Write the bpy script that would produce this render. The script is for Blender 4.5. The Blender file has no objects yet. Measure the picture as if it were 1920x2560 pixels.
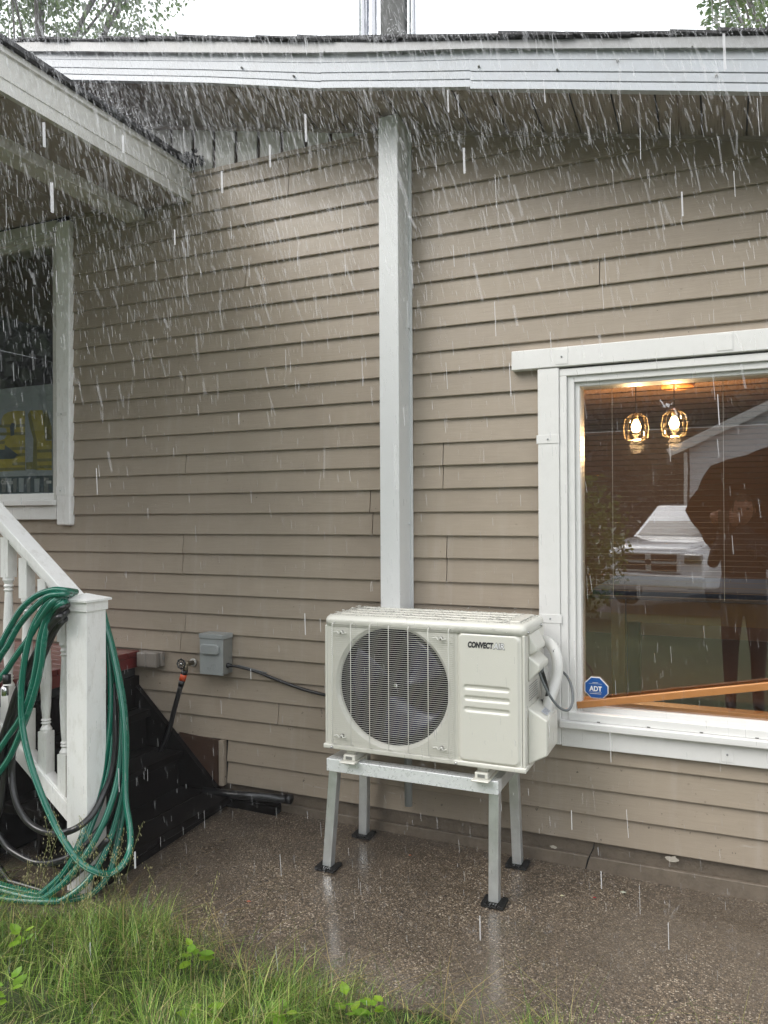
import bpy, bmesh, math, random
from mathutils import Vector, Matrix, noise
random.seed(7)
PI = math.pi
sc = bpy.context.scene
COL = sc.collection

# ------------------------------------------------------------------ camera
FPX, DCAM, HCAM = 1930.0, 3.2072, 1.425
YAW, PITCH, ROLL = -0.41474312, 0.00545524, -0.00511424
_d = Vector((math.sin(YAW)*math.cos(PITCH), math.cos(YAW)*math.cos(PITCH), math.sin(PITCH)))
_r = _d.cross(Vector((0, 0, 1))).normalized(); _u = _r.cross(_d)
CR = math.cos(ROLL)*_r + math.sin(ROLL)*_u
CU = -math.sin(ROLL)*_r + math.cos(ROLL)*_u
CD = _d
cam_d = bpy.data.cameras.new('camera')
cam = bpy.data.objects.new('camera', cam_d); COL.objects.link(cam)
cam.matrix_world = Matrix(((CR.x, CU.x, -CD.x, 0), (CR.y, CU.y, -CD.y, -DCAM), (CR.z, CU.z, -CD.z, HCAM), (0, 0, 0, 1)))
cam_d.sensor_fit = 'VERTICAL'; cam_d.sensor_height = 36; cam_d.sensor_width = 27
cam_d.lens = 36*FPX/2560
cam_d.clip_start = 0.02; cam_d.clip_end = 500
sc.camera = cam

# ------------------------------------------------------------------ world, sun, exposure
SUN_DIR = Vector((-0.62, -0.62, 0.9)).normalized()
sun_el = math.asin(SUN_DIR.z)
world = bpy.data.worlds.new('World'); sc.world = world; world.use_nodes = True
nt = world.node_tree; nt.nodes.clear()
wo = nt.nodes.new('ShaderNodeOutputWorld'); bg = nt.nodes.new('ShaderNodeBackground')
sky = nt.nodes.new('ShaderNodeTexSky'); sky.sky_type = 'NISHITA'; sky.sun_disc = False
sky.sun_elevation = sun_el; sky.sun_rotation = math.atan2(SUN_DIR.x, SUN_DIR.y)
sky.air_density = 1.0; sky.dust_density = 3.0
bg.inputs['Strength'].default_value = 0.12
bg2 = nt.nodes.new('ShaderNodeBackground')          # the even grey-white rain cloud deck
bg2.inputs['Color'].default_value = (0.95, 0.98, 1.0, 1); bg2.inputs['Strength'].default_value = 1.0
mixs = nt.nodes.new('ShaderNodeMixShader'); mixs.inputs[0].default_value = 0.85
nt.links.new(sky.outputs[0], bg.inputs['Color'])
nt.links.new(bg.outputs[0], mixs.inputs[1]); nt.links.new(bg2.outputs[0], mixs.inputs[2])
nt.links.new(mixs.outputs[0], wo.inputs[0])
sl = bpy.data.lights.new('sun', 'SUN'); sl.energy = 1.2; sl.angle = math.radians(40); sl.color = (1.0, 0.97, 0.93)
so = bpy.data.objects.new('sun', sl); COL.objects.link(so)
so.rotation_euler = SUN_DIR.to_track_quat('Z', 'Y').to_euler()
sc.view_settings.view_transform = 'Standard'; sc.view_settings.look = 'None'
sc.view_settings.gamma = 1; sc.view_settings.use_curve_mapping = False
sc.view_settings.exposure = 1.27
sc.render.engine = 'CYCLES'
sc.cycles.max_bounces = 8; sc.cycles.transparent_max_bounces = 40
sc.cycles.use_denoising = True

# ------------------------------------------------------------------ points of the place (metres; wall plane is y=0, ground near z=0)
def ray(px, py):
    return (px-960)/FPX*CR - (py-1280)/FPX*CU + CD
def at(px, py, Y=0.0):
    v = ray(px, py); t = (Y+DCAM)/v.y
    return Vector((v.x*t, Y, HCAM+v.z*t))
def atZ(px, py, Z=0.0):
    v = ray(px, py); t = (Z-HCAM)/v.z
    return Vector((v.x*t, v.y*t-DCAM, Z))
def ground_z(x, y):
    y = max(min(y, 0.0), -3.0)
    x = max(min(x, 3), -4)
    return -0.006 - 0.014*(x+0.6) + 0.05*y
def atG(px, py, lift=0.0):
    v = ray(px, py); t = -HCAM/v.z
    for _ in range(8):
        z = ground_z(v.x*t, v.y*t-DCAM) + lift
        t = (z-HCAM)/v.z
    return Vector((v.x*t, v.y*t-DCAM, HCAM+v.z*t))

# ------------------------------------------------------------------ material helpers
MATS = {}
def new_mat(name):
    m = bpy.data.materials.new(name); m.use_nodes = True
    n = m.node_tree.nodes; n.clear()
    out = n.new('ShaderNodeOutputMaterial'); b = n.new('ShaderNodeBsdfPrincipled')
    m.node_tree.links.new(b.outputs[0], out.inputs[0])
    MATS[name] = m
    return m, m.node_tree, b, out
def coords(t, scale=(1, 1, 1)):
    tc = t.nodes.new('ShaderNodeTexCoord'); mp = t.nodes.new('ShaderNodeMapping')
    mp.inputs['Scale'].default_value = scale
    t.links.new(tc.outputs['Object'], mp.inputs[0])
    return mp.outputs[0]
def tnoise(t, vec, scale, detail=4, rough=0.6, dist=0.0):
    n = t.nodes.new('ShaderNodeTexNoise'); n.inputs['Scale'].default_value = scale
    n.inputs['Detail'].default_value = detail; n.inputs['Roughness'].default_value = rough
    n.inputs['Distortion'].default_value = dist
    t.links.new(vec, n.inputs['Vector']); return n.outputs['Fac']
def tvor(t, vec, scale, feature='F1', out='Distance', rnd=1.0):
    n = t.nodes.new('ShaderNodeTexVoronoi'); n.inputs['Scale'].default_value = scale; n.feature = feature
    n.inputs['Randomness'].default_value = rnd
    t.links.new(vec, n.inputs['Vector']); return n.outputs[out]
def ramp(t, fac, stops, interp='LINEAR'):
    r = t.nodes.new('ShaderNodeValToRGB'); t.links.new(fac, r.inputs[0]); r.color_ramp.interpolation = interp
    e = r.color_ramp.elements
    e[0].position, e[0].color = stops[0][0], c4(stops[0][1])
    e[1].position, e[1].color = stops[-1][0], c4(stops[-1][1])
    for p, c in stops[1:-1]:
        k = e.new(p); k.color = c4(c)
    return r.outputs[0]
def c4(c):
    if isinstance(c, (int, float)): return (c, c, c, 1)
    return (c[0], c[1], c[2], 1)
def mixc(t, fac, a, b, mode='MIX'):
    m = t.nodes.new('ShaderNodeMix'); m.data_type = 'RGBA'; m.blend_type = mode
    if isinstance(fac, (int, float)): m.inputs[0].default_value = fac
    else: t.links.new(fac, m.inputs[0])
    for s, v in ((6, a), (7, b)):
        if isinstance(v, (tuple, list, float, int)): m.inputs[s].default_value = c4(v)
        else: t.links.new(v, m.inputs[s])
    return m.outputs[2]
def math_(t, op, a, b=0.0, clamp=False):
    m = t.nodes.new('ShaderNodeMath'); m.operation = op; m.use_clamp = clamp
    for i, v in enumerate((a, b)):
        if isinstance(v, (int, float)): m.inputs[i].default_value = v
        else: t.links.new(v, m.inputs[i])
    return m.outputs[0]
def bump(t, b, h, strength=0.3, dist=0.002):
    n = t.nodes.new('ShaderNodeBump'); n.inputs['Strength'].default_value = strength
    n.inputs['Distance'].default_value = dist
    t.links.new(h, n.inputs['Height']); t.links.new(n.outputs[0], b.inputs['Normal'])
def mat(name, col, rough=0.5, metal=0.0, var=0.12, vscale=6.0, stretch=(1, 1, 1), bmp=0.0, bscale=120, bdist=0.001,
        dirt=0.0, dirtcol=(0.06, 0.05, 0.035), spec=0.5, coat=0.0, rvar=0.12):
    m, t, b, out = new_mat(name)
    v = coords(t, stretch)
    n1 = tnoise(t, v, vscale, 5)
    c = mixc(t, n1, tuple(x*(1-var) for x in col), tuple(min(1, x*(1+var)) for x in col))
    if dirt > 0:
        n2 = tnoise(t, v, vscale*3.1, 8, 0.75)
        f = ramp(t, n2, [(0.5, 0), (0.75, dirt)])
        c = mixc(t, f, c, dirtcol)
    t.links.new(c, b.inputs['Base Color'])
    r = math_(t, 'MULTIPLY_ADD', n1, rvar); 
    rn = t.nodes[-1]; rn.inputs[2].default_value = rough-rvar/2
    t.links.new(r, b.inputs['Roughness'])
    b.inputs['Metallic'].default_value = metal
    b.inputs['Specular IOR Level'].default_value = spec
    b.inputs['Coat Weight'].default_value = coat; b.inputs['Coat Roughness'].default_value = 0.08
    if bmp > 0: bump(t, b, tnoise(t, v, bscale, 4), bmp, bdist)
    return m

# siding: taupe embossed vinyl, wet, with faint streaks
m, t, b, out = new_mat('siding')
v = coords(t); vs = coords(t, (1.0, 1, 14)); vv = coords(t, (9, 1, 0.8))
grain = tnoise(t, vs, 9, 7, 0.65, 0.4)
big = tnoise(t, v, 1.1, 4); streak = tnoise(t, vv, 1.6, 5, 0.6)
c = mixc(t, big, (0.300, 0.246, 0.188), (0.374, 0.314, 0.246))
c = mixc(t, ramp(t, grain, [(0.35, 0), (0.8, 0.30)]), c, (0.21, 0.175, 0.142))
c = mixc(t, ramp(t, streak, [(0.56, 0), (0.74, 0.32)]), c, (0.42, 0.37, 0.32))
spk = tnoise(t, v, 55, 3, 0.5)
c = mixc(t, ramp(t, spk, [(0.745, 0), (0.77, 0.8)]), c, (0.05, 0.04, 0.03))
sx = t.nodes.new('ShaderNodeSeparateXYZ'); t.links.new(v, sx.inputs[0])
low = ramp(t, sx.outputs[2], [(0.05, 1), (0.95, 0)])
spl = tnoise(t, v, 38, 4, 0.7)
c = mixc(t, math_(t, 'MULTIPLY', low, ramp(t, spl, [(0.66, 0), (0.70, 0.9)])), c, (0.055, 0.045, 0.035))
c = mixc(t, math_(t, 'MULTIPLY', low, ramp(t, tnoise(t, coords(t, (1.5, 1, 12)), 4, 7, 0.7), [(0.62, 0), (0.72, 0.55)])), c, (0.55, 0.52, 0.48))
c = mixc(t, ramp(t, tnoise(t, v, 2.4, 6, 0.65), [(0.50, 0), (0.72, 0.30)]), c, (0.205, 0.165, 0.128))
oi = t.nodes.new('ShaderNodeObjectInfo')
hs = t.nodes.new('ShaderNodeHueSaturation'); t.links.new(c, hs.inputs['Color'])
t.links.new(math_(t, 'ADD', math_(t, 'MULTIPLY', oi.outputs['Random'], 0.10), 0.95), hs.inputs['Value'])
t.links.new(hs.outputs[0], b.inputs['Base Color'])
t.links.new(ramp(t, tnoise(t, v, 3, 5), [(0.35, 0.30), (0.65, 0.50)]), b.inputs['Roughness'])
b.inputs['Specular IOR Level'].default_value = 0.35
bump(t, b, grain, 0.45, 0.0012)
# wet exposed-aggregate concrete
m, t, b, out = new_mat('concrete')
v = coords(t)
cell = tvor(t, v, 165, 'F1', 'Color'); cd = tvor(t, v, 165, 'F1', 'Distance')
cell2 = tvor(t, v, 55, 'F1', 'Color'); cd2 = tvor(t, v, 55, 'F1', 'Distance')
sep = t.nodes.new('ShaderNodeSeparateColor'); t.links.new(cell, sep.inputs[0])
sep2 = t.nodes.new('ShaderNodeSeparateColor'); t.links.new(cell2, sep2.inputs[0])
stone = ramp(t, sep.outputs[0], [(0, (0.02, 0.016, 0.013)), (0.3, (0.075, 0.056, 0.04)), (0.6, (0.185, 0.138, 0.092)), (0.88, (0.31, 0.24, 0.17)), (0.985, (0.50, 0.43, 0.34))])
paste = mixc(t, tnoise(t, v, 30, 6), (0.05, 0.037, 0.026), (0.14, 0.11, 0.08))
c = mixc(t, ramp(t, cd, [(0.42, 1), (0.62, 0)]), paste, stone)
s2 = ramp(t, sep2.outputs[0], [(0, (0.02, 0.018, 0.018)), (0.5, (0.10, 0.07, 0.05)), (1, (0.16, 0.13, 0.11))])
pick = math_(t, 'GREATER_THAN', sep2.outputs[1], 0.87)
near = ramp(t, cd2, [(0.30, 1), (0.42, 0)])
c = mixc(t, math_(t, 'MULTIPLY', pick, near), c, s2)
wet = ramp(t, tnoise(t, v, 1.7, 6, 0.6), [(0.38, 0), (0.62, 1)])
c = mixc(t, math_(t, 'MULTIPLY', wet, 0.55), c, (0.036, 0.027, 0.020))
c = mixc(t, ramp(t, tnoise(t, v, 0.9, 5, 0.6), [(0.45, 0), (0.65, 0.35)]), c, (0.17, 0.135, 0.10))
c = mixc(t, ramp(t, tnoise(t, v, 4.5, 6, 0.7), [(0.6, 0), (0.8, 0.4)]), c, (0.05, 0.055, 0.022))
t.links.new(c, b.inputs['Base Color'])
t.links.new(math_(t, 'SUBTRACT', ramp(t, tnoise(t, v, 2.3, 5), [(0.35, 0.55), (0.7, 0.22)]), math_(t, 'MULTIPLY', wet, 0.06)), b.inputs['Roughness'])
h = math_(t, 'ADD', math_(t, 'MULTIPLY', cd, -0.7), math_(t, 'MULTIPLY', tnoise(t, v, 18, 5), 0.8))
bump(t, b, h, 0.8, 0.004)
t.links.new(ramp(t, tnoise(t, v, 2.1, 4, 0.5), [(0.42, 0.12), (0.58, 0.9)]), b.inputs['Coat Weight']); b.inputs['Coat Roughness'].default_value = 0.17
# lawn soil sheet
m, t, b, out = new_mat('lawn')
v = coords(t)
c = mixc(t, tnoise(t, v, 30, 8, 0.75), (0.02, 0.036, 0.009), (0.055, 0.088, 0.022))
c = mixc(t, ramp(t, tnoise(t, v, 1.2, 4), [(0.45, 0), (0.7, 0.6)]), c, (0.09, 0.11, 0.035))
t.links.new(c, b.inputs['Base Color']); b.inputs['Roughness'].default_value = 0.8
bump(t, b, tnoise(t, v, 60, 6, 0.8), 1.0, 0.02)
# leaf/blade materials with per-face colour attribute
def veg(name, transl=0.35, rough=0.45):
    m, t, b, out = new_mat(name)
    a = t.nodes.new('ShaderNodeAttribute'); a.attribute_name = 'tint'
    t.links.new(a.outputs['Color'], b.inputs['Base Color']); b.inputs['Roughness'].default_value = rough
    tr = t.nodes.new('ShaderNodeBsdfTranslucent'); t.links.new(a.outputs['Color'], tr.inputs[0])
    mx = t.nodes.new('ShaderNodeMixShader'); mx.inputs[0].default_value = transl
    t.links.new(b.outputs[0], mx.inputs[1]); t.links.new(tr.outputs[0], mx.inputs[2])
    t.links.new(mx.outputs[0], out.inputs[0])
    return m
veg('grass_blade', 0.4, 0.32); veg('leaf', 0.5)
WHITE = mat('white_paint', (0.74, 0.73, 0.71), 0.42, dirt=0.10, dirtcol=(0.28, 0.26, 0.22), var=0.04, vscale=4, bmp=0.15, bscale=30)
mat('white_metal', (0.45, 0.47, 0.50), 0.38, dirt=0.35, dirtcol=(0.35, 0.33, 0.31), var=0.05, vscale=2.5, bmp=0.10, bscale=9, bdist=0.006)
mat('flashing', (0.30, 0.30, 0.30), 0.42, dirt=0.6, dirtcol=(0.16, 0.15, 0.14), var=0.12, vscale=6, bmp=0.2, bscale=12, bdist=0.004)
mat('old_white', (0.56, 0.545, 0.51), 0.5, dirt=0.45, dirtcol=(0.22, 0.20, 0.15), var=0.10, vscale=5, bmp=0.2, bscale=25)
mat('post_paint', (0.82, 0.81, 0.79), 0.4, dirt=0.38, dirtcol=(0.36, 0.33, 0.26), var=0.05, vscale=9, bmp=0.5, bscale=35, stretch=(1, 1, 0.35), bdist=0.002)
mat('soffit', (0.30, 0.255, 0.225), 0.55, var=0.15, vscale=5)
mat('dark_gap', (0.012, 0.011, 0.010), 0.9)
mat('shingle', (0.045, 0.043, 0.045), 0.8, var=0.5, vscale=60, bmp=0.7, bscale=300, bdist=0.003)
mat('foundation', (0.15, 0.12, 0.09), 0.5, var=0.35, vscale=14, dirt=0.5, dirtcol=(0.045, 0.04, 0.025), bmp=0.6, bscale=70, bdist=0.004)
mat('duct_metal', (0.64, 0.645, 0.64), 0.38, dirt=0.06, dirtcol=(0.3, 0.3, 0.28), var=0.05, vscale=3)
mat('ac_plastic', (0.66, 0.645, 0.58), 0.33, var=0.02, vscale=5, bmp=0.25, bscale=420, bdist=0.0006, coat=0.25)
mat('ac_wire', (0.62, 0.61, 0.56), 0.35, var=0.03)
mat('fan_black', (0.004, 0.003, 0.008), 0.7, spec=0.1)
mat('fan_blade', (0.020, 0.018, 0.042), 0.22, spec=0.6)
mat('coil', (0.02, 0.02, 0.03), 0.5)
mat('galvanised', (0.64, 0.66, 0.66), 0.36, metal=0.75, var=0.22, vscale=22, bmp=0.1, bscale=60, rvar=0.25)
mat('rail_metal', (0.86, 0.88, 0.90), 0.30, metal=0.3, var=0.12, vscale=60, rvar=0.3, bmp=0.3, bscale=240)
mat('rubber', (0.012, 0.012, 0.012), 0.45, coat=0.2)
mat('black_hose', (0.014, 0.013, 0.014), 0.32, var=0.3, vscale=20, coat=0.3)
mat('green_hose', (0.006, 0.125, 0.082), 0.26, var=0.18, vscale=12, coat=0.5)
mat('hose_stripe', (0.16, 0.34, 0.28), 0.3)
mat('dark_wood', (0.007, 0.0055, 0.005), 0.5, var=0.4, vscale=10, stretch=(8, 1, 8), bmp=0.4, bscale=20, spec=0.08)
mat('brown_wood', (0.06, 0.032, 0.02), 0.5, var=0.3, vscale=12, stretch=(1, 1, 6), bmp=0.4, bscale=30)
mat('red_wood', (0.12, 0.018, 0.016), 0.32, var=0.25, vscale=14, stretch=(1, 5, 5), bmp=0.3, bscale=25, coat=0.3)
mat('grey_box', (0.30, 0.315, 0.31), 0.38, var=0.05, bmp=0.1, dirt=0.08)
mat('grey_box_dark', (0.19, 0.19, 0.175), 0.45, var=0.1, dirt=0.2)
mat('taupe_plastic', (0.215, 0.19, 0.165), 0.45, var=0.05)
mat('brass', (0.20, 0.17, 0.12), 0.4, metal=0.8, dirt=0.5)
mat('chrome', (0.6, 0.6, 0.6), 0.2, metal=1.0)
mat('black_metal', (0.015, 0.015, 0.016), 0.35)
mat('orange_plastic', (0.62, 0.08, 0.02), 0.35)
mat('pipe_white', (0.66, 0.65, 0.62), 0.42, var=0.05, bmp=0.2)
mat('grey_cable', (0.13, 0.14, 0.145), 0.4)
mat('oak', (0.44, 0.19, 0.06), 0.38, var=0.22, vscale=18, stretch=(1, 1, 9), coat=0.2)
mat('table_oak', (0.42, 0.22, 0.05), 0.35, var=0.2, vscale=12, stretch=(6, 6, 1))
mat('navy', (0.02, 0.035, 0.09), 0.9, spec=0.1)
mat('room_wall', (0.13, 0.075, 0.045), 0.8, var=0.15, vscale=2)
mat('room_floor', (0.05, 0.025, 0.014), 0.35, var=0.3, vscale=10, stretch=(1, 8, 1))
mat('room_dark', (0.06, 0.055, 0.055), 0.8)
mat('blind_slat', (0.075, 0.052, 0.036), 0.85, var=0.05, spec=0.08)
mat('blue_sign', (0.012, 0.09, 0.33), 0.35, var=0.03)
mat('sign_white', (0.8, 0.8, 0.8), 0.4, var=0.02)
mat('ink', (0.03, 0.03, 0.035), 0.4)
mat('label_grey', (0.55, 0.57, 0.62), 0.4)
mat('poster_grey', (0.50, 0.55, 0.58), 0.5, var=0.04)
mat('poster_yellow', (0.62, 0.50, 0.06), 0.5)
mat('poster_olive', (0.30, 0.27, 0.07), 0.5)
mat('poster_teal', (0.07, 0.11, 0.13), 0.5)
mat('bark', (0.10, 0.085, 0.075), 0.85, var=0.4, vscale=20, stretch=(3, 3, 0.5), bmp=0.8, bscale=40, bdist=0.02)
mat('truck_paint', (0.72, 0.74, 0.78), 0.2, metal=0.1, coat=1.0, var=0.02)
mat('silver_trim', (0.62, 0.64, 0.66), 0.3, metal=0.2)
mat('truck_glass', (0.05, 0.065, 0.07), 0.05, coat=1.0)
mat('far_siding', (0.66, 0.68, 0.71), 0.55, var=0.05)
mat('asphalt', (0.05, 0.05, 0.052), 0.5, var=0.3, vscale=60, bmp=0.5, bscale=200)
mat('maroon', (0.045, 0.010, 0.014), 0.55, var=0.1)
mat('skin', (0.30, 0.15, 0.10), 0.5, var=0.05)
mat('dark_cloth', (0.015, 0.016, 0.02), 0.8)
mat('jeans', (0.04, 0.06, 0.11), 0.8)
mat('hair', (0.04, 0.025, 0.015), 0.6)
mat('soot', (0.045, 0.048, 0.045), 0.6, var=0.6, vscale=14, bmp=0.6, bscale=30, stretch=(3, 3, 1))  # near-black colour for the dark trees mirrored in the flue
mat('galvanised_dark', (0.25, 0.26, 0.29), 0.4, metal=0.5, var=0.2)
mat('stainless', (0.85, 0.86, 0.90), 0.10, metal=1.0, var=0.05, bmp=0.35, bscale=4, bdist=0.012, stretch=(5, 5, 0.2))
mat('paint_fleck', (0.42, 0.38, 0.32), 0.5)

def glass_mat(name, refl=1.0, tint=(0.9, 0.93, 0.92), rough=0.0, wav=0.0):
    m, t, b, out = new_mat(name)
    tr = t.nodes.new('ShaderNodeBsdfTransparent'); tr.inputs[0].default_value = c4(tint)
    gl = t.nodes.new('ShaderNodeBsdfGlossy'); gl.inputs['Roughness'].default_value = rough
    lw = t.nodes.new('ShaderNodeLayerWeight'); lw.inputs['Blend'].default_value = 0.5
    f = math_(t, 'MULTIPLY', math_(t, 'ADD', math_(t, 'MULTIPLY', math_(t, 'POWER', lw.outputs['Facing'], 5.0), 0.96), 0.04), refl, True)
    mx = t.nodes.new('ShaderNodeMixShader'); t.links.new(f, mx.inputs[0])
    t.links.new(tr.outputs[0], mx.inputs[1]); t.links.new(gl.outputs[0], mx.inputs[2]); t.links.new(mx.outputs[0], out.inputs[0])
    if wav:
        bn = t.nodes.new('ShaderNodeBump'); bn.inputs['Strength'].default_value = wav; bn.inputs['Distance'].default_value = 0.01
        t.links.new(tnoise(t, coords(t), 2.2, 2), bn.inputs['Height']); t.links.new(bn.outputs[0], gl.inputs['Normal'])
    return m
glass_mat('window_glass', 4.3, (0.93, 0.94, 0.93), wav=0.02)
glass_mat('clear_glass', 1.0, (0.97, 0.95, 0.9))
m, t, b, out = new_mat('water')
b.inputs['Base Color'].default_value = (1, 1, 1, 1); b.inputs['Roughness'].default_value = 0.03
b.inputs['IOR'].default_value = 1.33; b.inputs['Transmission Weight'].default_value = 1.0
# rain: falling drops drawn out by their speed; water that scatters the sky's light, mostly clear
m, t, b, out = new_mat('rain_water')
a = t.nodes.new('ShaderNodeAttribute'); a.attribute_name = 'tint'
tr = t.nodes.new('ShaderNodeBsdfTransparent'); df = t.nodes.new('ShaderNodeBsdfDiffuse'); tl = t.nodes.new('ShaderNodeBsdfTranslucent')
df.inputs[0].default_value = (0.95, 0.95, 0.98, 1); tl.inputs[0].default_value = (0.95, 0.95, 0.98, 1)
ad = t.nodes.new('ShaderNodeMixShader'); t.links.new(df.outputs[0], ad.inputs[1]); t.links.new(tl.outputs[0], ad.inputs[2])
mx = t.nodes.new('ShaderNodeMixShader'); t.links.new(a.outputs['Fac'], mx.inputs[0])
t.links.new(tr.outputs[0], mx.inputs[1]); t.links.new(ad.outputs[0], mx.inputs[2]); t.links.new(mx.outputs[0], out.inputs[0])
# lamps
m, t, b, out = new_mat('bulb')
b.inputs['Base Color'].default_value = (1, 0.8, 0.5, 1); b.inputs['Emission Color'].default_value = (1.0, 0.62, 0.25, 1)
b.inputs['Emission Strength'].default_value = 28
M = MATS

# ------------------------------------------------------------------ mesh helpers
class MB:
    def __init__(s): s.v = []; s.f = []; s.c = []; s.sm = False
    def add(s, vs, fs, col=None):
        o = len(s.v); s.v += [tuple(x) for x in vs]; s.f += [tuple(i+o for i in f) for f in fs]
        if col is not None: s.c += [col]*len(fs)
        return s
    def box(s, x0, x1, y0, y1, z0, z1, mx=None):
        vs = [Vector((x, y, z)) for x in (x0, x1) for y in (y0, y1) for z in (z0, z1)]
        if mx: vs = [mx @ p for p in vs]
        return s.add(vs, [(0, 1, 3, 2), (4, 6, 7, 5), (0, 4, 5, 1), (2, 3, 7, 6), (0, 2, 6, 4), (1, 5, 7, 3)])
    def bar(s, a, b, w, h, up=Vector((0, 0, 1))):
        a, b = Vector(a), Vector(b); d = (b-a).normalized()
        if abs(d.dot(up)) > 0.99: up = Vector((0, 1, 0))
        x = d.cross(up).normalized(); y = x.cross(d)
        vs = []
        for p in (a, b):
            for i, j in ((-1, -1), (1, -1), (1, 1), (-1, 1)): vs.append(p+x*w/2*i+y*h/2*j)
        return s.add(vs, [(0, 1, 2, 3), (7, 6, 5, 4), (0, 4, 5, 1), (1, 5, 6, 2), (2, 6, 7, 3), (3, 7, 4, 0)])
    def tube(s, pts, r, n=8, caps=True):
        pts = [Vector(p) for p in pts]; N = len(pts)
        rr = r if isinstance(r, (list, tuple)) else [r]*N
        rings = []; prev = None
        for i, p in enumerate(pts):
            d = (pts[min(i+1, N-1)]-pts[max(i-1, 0)]).normalized()
            if prev is None:
                up = Vector((0, 0, 1)) if abs(d.z) < 0.9 else Vector((1, 0, 0))
                x = d.cross(up).normalized()
            else: x = (prev - d*prev.dot(d)).normalized()
            prev = x; y = d.cross(x)
            rings.append([p+(x*math.cos(2*PI*k/n)+y*math.sin(2*PI*k/n))*rr[i] for k in range(n)])
        vs = [q for ring in rings for q in ring]; fs = []
        for i in range(N-1):
            for k in range(n):
                k2 = (k+1) % n
                fs.append((i*n+k, i*n+k2, (i+1)*n+k2, (i+1)*n+k))
        if caps: fs += [tuple(range(n-1, -1, -1)), tuple((N-1)*n+k for k in range(n))]
        return s.add(vs, fs)
    def lathe(s, prof, c, axis='z', n=16, mx=None):
        vs = []; c = Vector(c)
        for r, h in prof:
            for k in range(n):
                a = 2*PI*k/n; x, y = r*math.cos(a), r*math.sin(a)
                p = {'z': Vector((x, y, h)), 'y': Vector((x, h, y)), 'x': Vector((h, x, y))}[axis]
                if mx: p = mx @ p
                vs.append(c+p)
        fs = []
        for i in range(len(prof)-1):
            for k in range(n):
                k2 = (k+1) % n; fs.append((i*n+k, i*n+k2, (i+1)*n+k2, (i+1)*n+k))
        fs += [tuple(range(n-1, -1, -1)), tuple((len(prof)-1)*n+k for k in range(n))]
        return s.add(vs, fs)
    def prism(s, poly, f0, f1):
        """poly: list of 2D points, f0/f1 map 2D -> 3D for the two ends"""
        n = len(poly)
        vs = [f0(*p) for p in poly]+[f1(*p) for p in poly]
        fs = [tuple(range(n)), tuple(range(2*n-1, n-1, -1))]
        for k in range(n): fs.append((k, k+n, (k+1) % n+n, (k+1) % n))
        return s.add(vs, fs)
    def build(s, name, m, parent=None, bevel=0.0, seg=2, smooth=False, fixn=True):
        me = bpy.data.meshes.new(name); me.from_pydata(s.v, [], s.f); me.update()
        if s.c:
            at_ = me.color_attributes.new('tint', 'FLOAT_COLOR', 'CORNER')
            flat = []
            for p, c in zip(me.polygons, s.c): flat += list((c[0], c[1], c[2], 1))*p.loop_total
            at_.data.foreach_set('color', flat)
        if fixn and len(s.f) < 60000:
            bm = bmesh.new(); bm.from_mesh(me); bmesh.ops.recalc_face_normals(bm, faces=bm.faces); bm.to_mesh(me); bm.free()
        me.materials.append(M[m] if isinstance(m, str) else m)
        if smooth: me.polygons.foreach_set('use_smooth', [True]*len(me.polygons))
        o = bpy.data.objects.new(name, me); COL.objects.link(o)
        if parent: o.parent = parent
        if bevel:
            bv = o.modifiers.new('bevel', 'BEVEL'); bv.width = bevel; bv.segments = seg; bv.limit_method = 'ANGLE'; bv.angle_limit = 0.6
            wn = o.modifiers.new('wn', 'WEIGHTED_NORMAL'); wn.keep_sharp = False
            me.polygons.foreach_set('use_smooth', [True]*len(me.polygons))
        return o
def tag(o, label=None, cat=None, group=None, kind=None):
    if label: o['label'] = label
    if cat: o['category'] = cat
    if group: o['group'] = group
    if kind: o['kind'] = kind
    return o
def thing(name, loc, label, cat, group=None):
    o = bpy.data.objects.new(name, None); COL.objects.link(o)
    o.empty_display_size = 0.1
    return tag(o, label, cat, group)   # the empty stays at the origin: parts carry world coordinates
def boxo(name, m, parent, x0, x1, y0, y1, z0, z1, bevel=0.002, mx=None):
    return MB().box(x0, x1, y0, y1, z0, z1, mx).build(name, m, parent, bevel=bevel)
def text_mesh(name, txt, m, parent, origin, height, xdir, ydir, depth=0.0006, bold=0.0, shear=0.0, width=None, align='LEFT'):
    cu = bpy.data.curves.new(name, 'FONT'); cu.body = txt; cu.size = 1.0; cu.extrude = 0.0; cu.offset = bold; cu.shear = shear
    cu.align_x = align; cu.resolution_u = 3
    tmp = bpy.data.objects.new(name+'_tmp', cu); COL.objects.link(tmp)
    dg = bpy.context.evaluated_depsgraph_get(); dg.update()
    me = bpy.data.meshes.new_from_object(tmp.evaluated_get(dg)); COL.objects.unlink(tmp); bpy.data.objects.remove(tmp)
    ys = [v_.co.y for v_ in me.vertices]; xs = [v_.co.x for v_ in me.vertices]
    k = height/(max(ys)-min(ys)); kx = k if not width else width/(max(xs)-min(xs))
    x0 = min(xs) if align == 'LEFT' else 0.5*(min(xs)+max(xs)); y0 = min(ys)
    xdir, ydir = Vector(xdir).normalized(), Vector(ydir).normalized()
    for v_ in me.vertices:
        v_.co = Vector(origin)+xdir*(v_.co.x-x0)*kx+ydir*(v_.co.y-y0)*k
    me.materials.clear(); me.materials.append(M[m]); me.name = name
    o = bpy.data.objects.new(name, me); COL.objects.link(o); o.parent = parent
    return o
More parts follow.
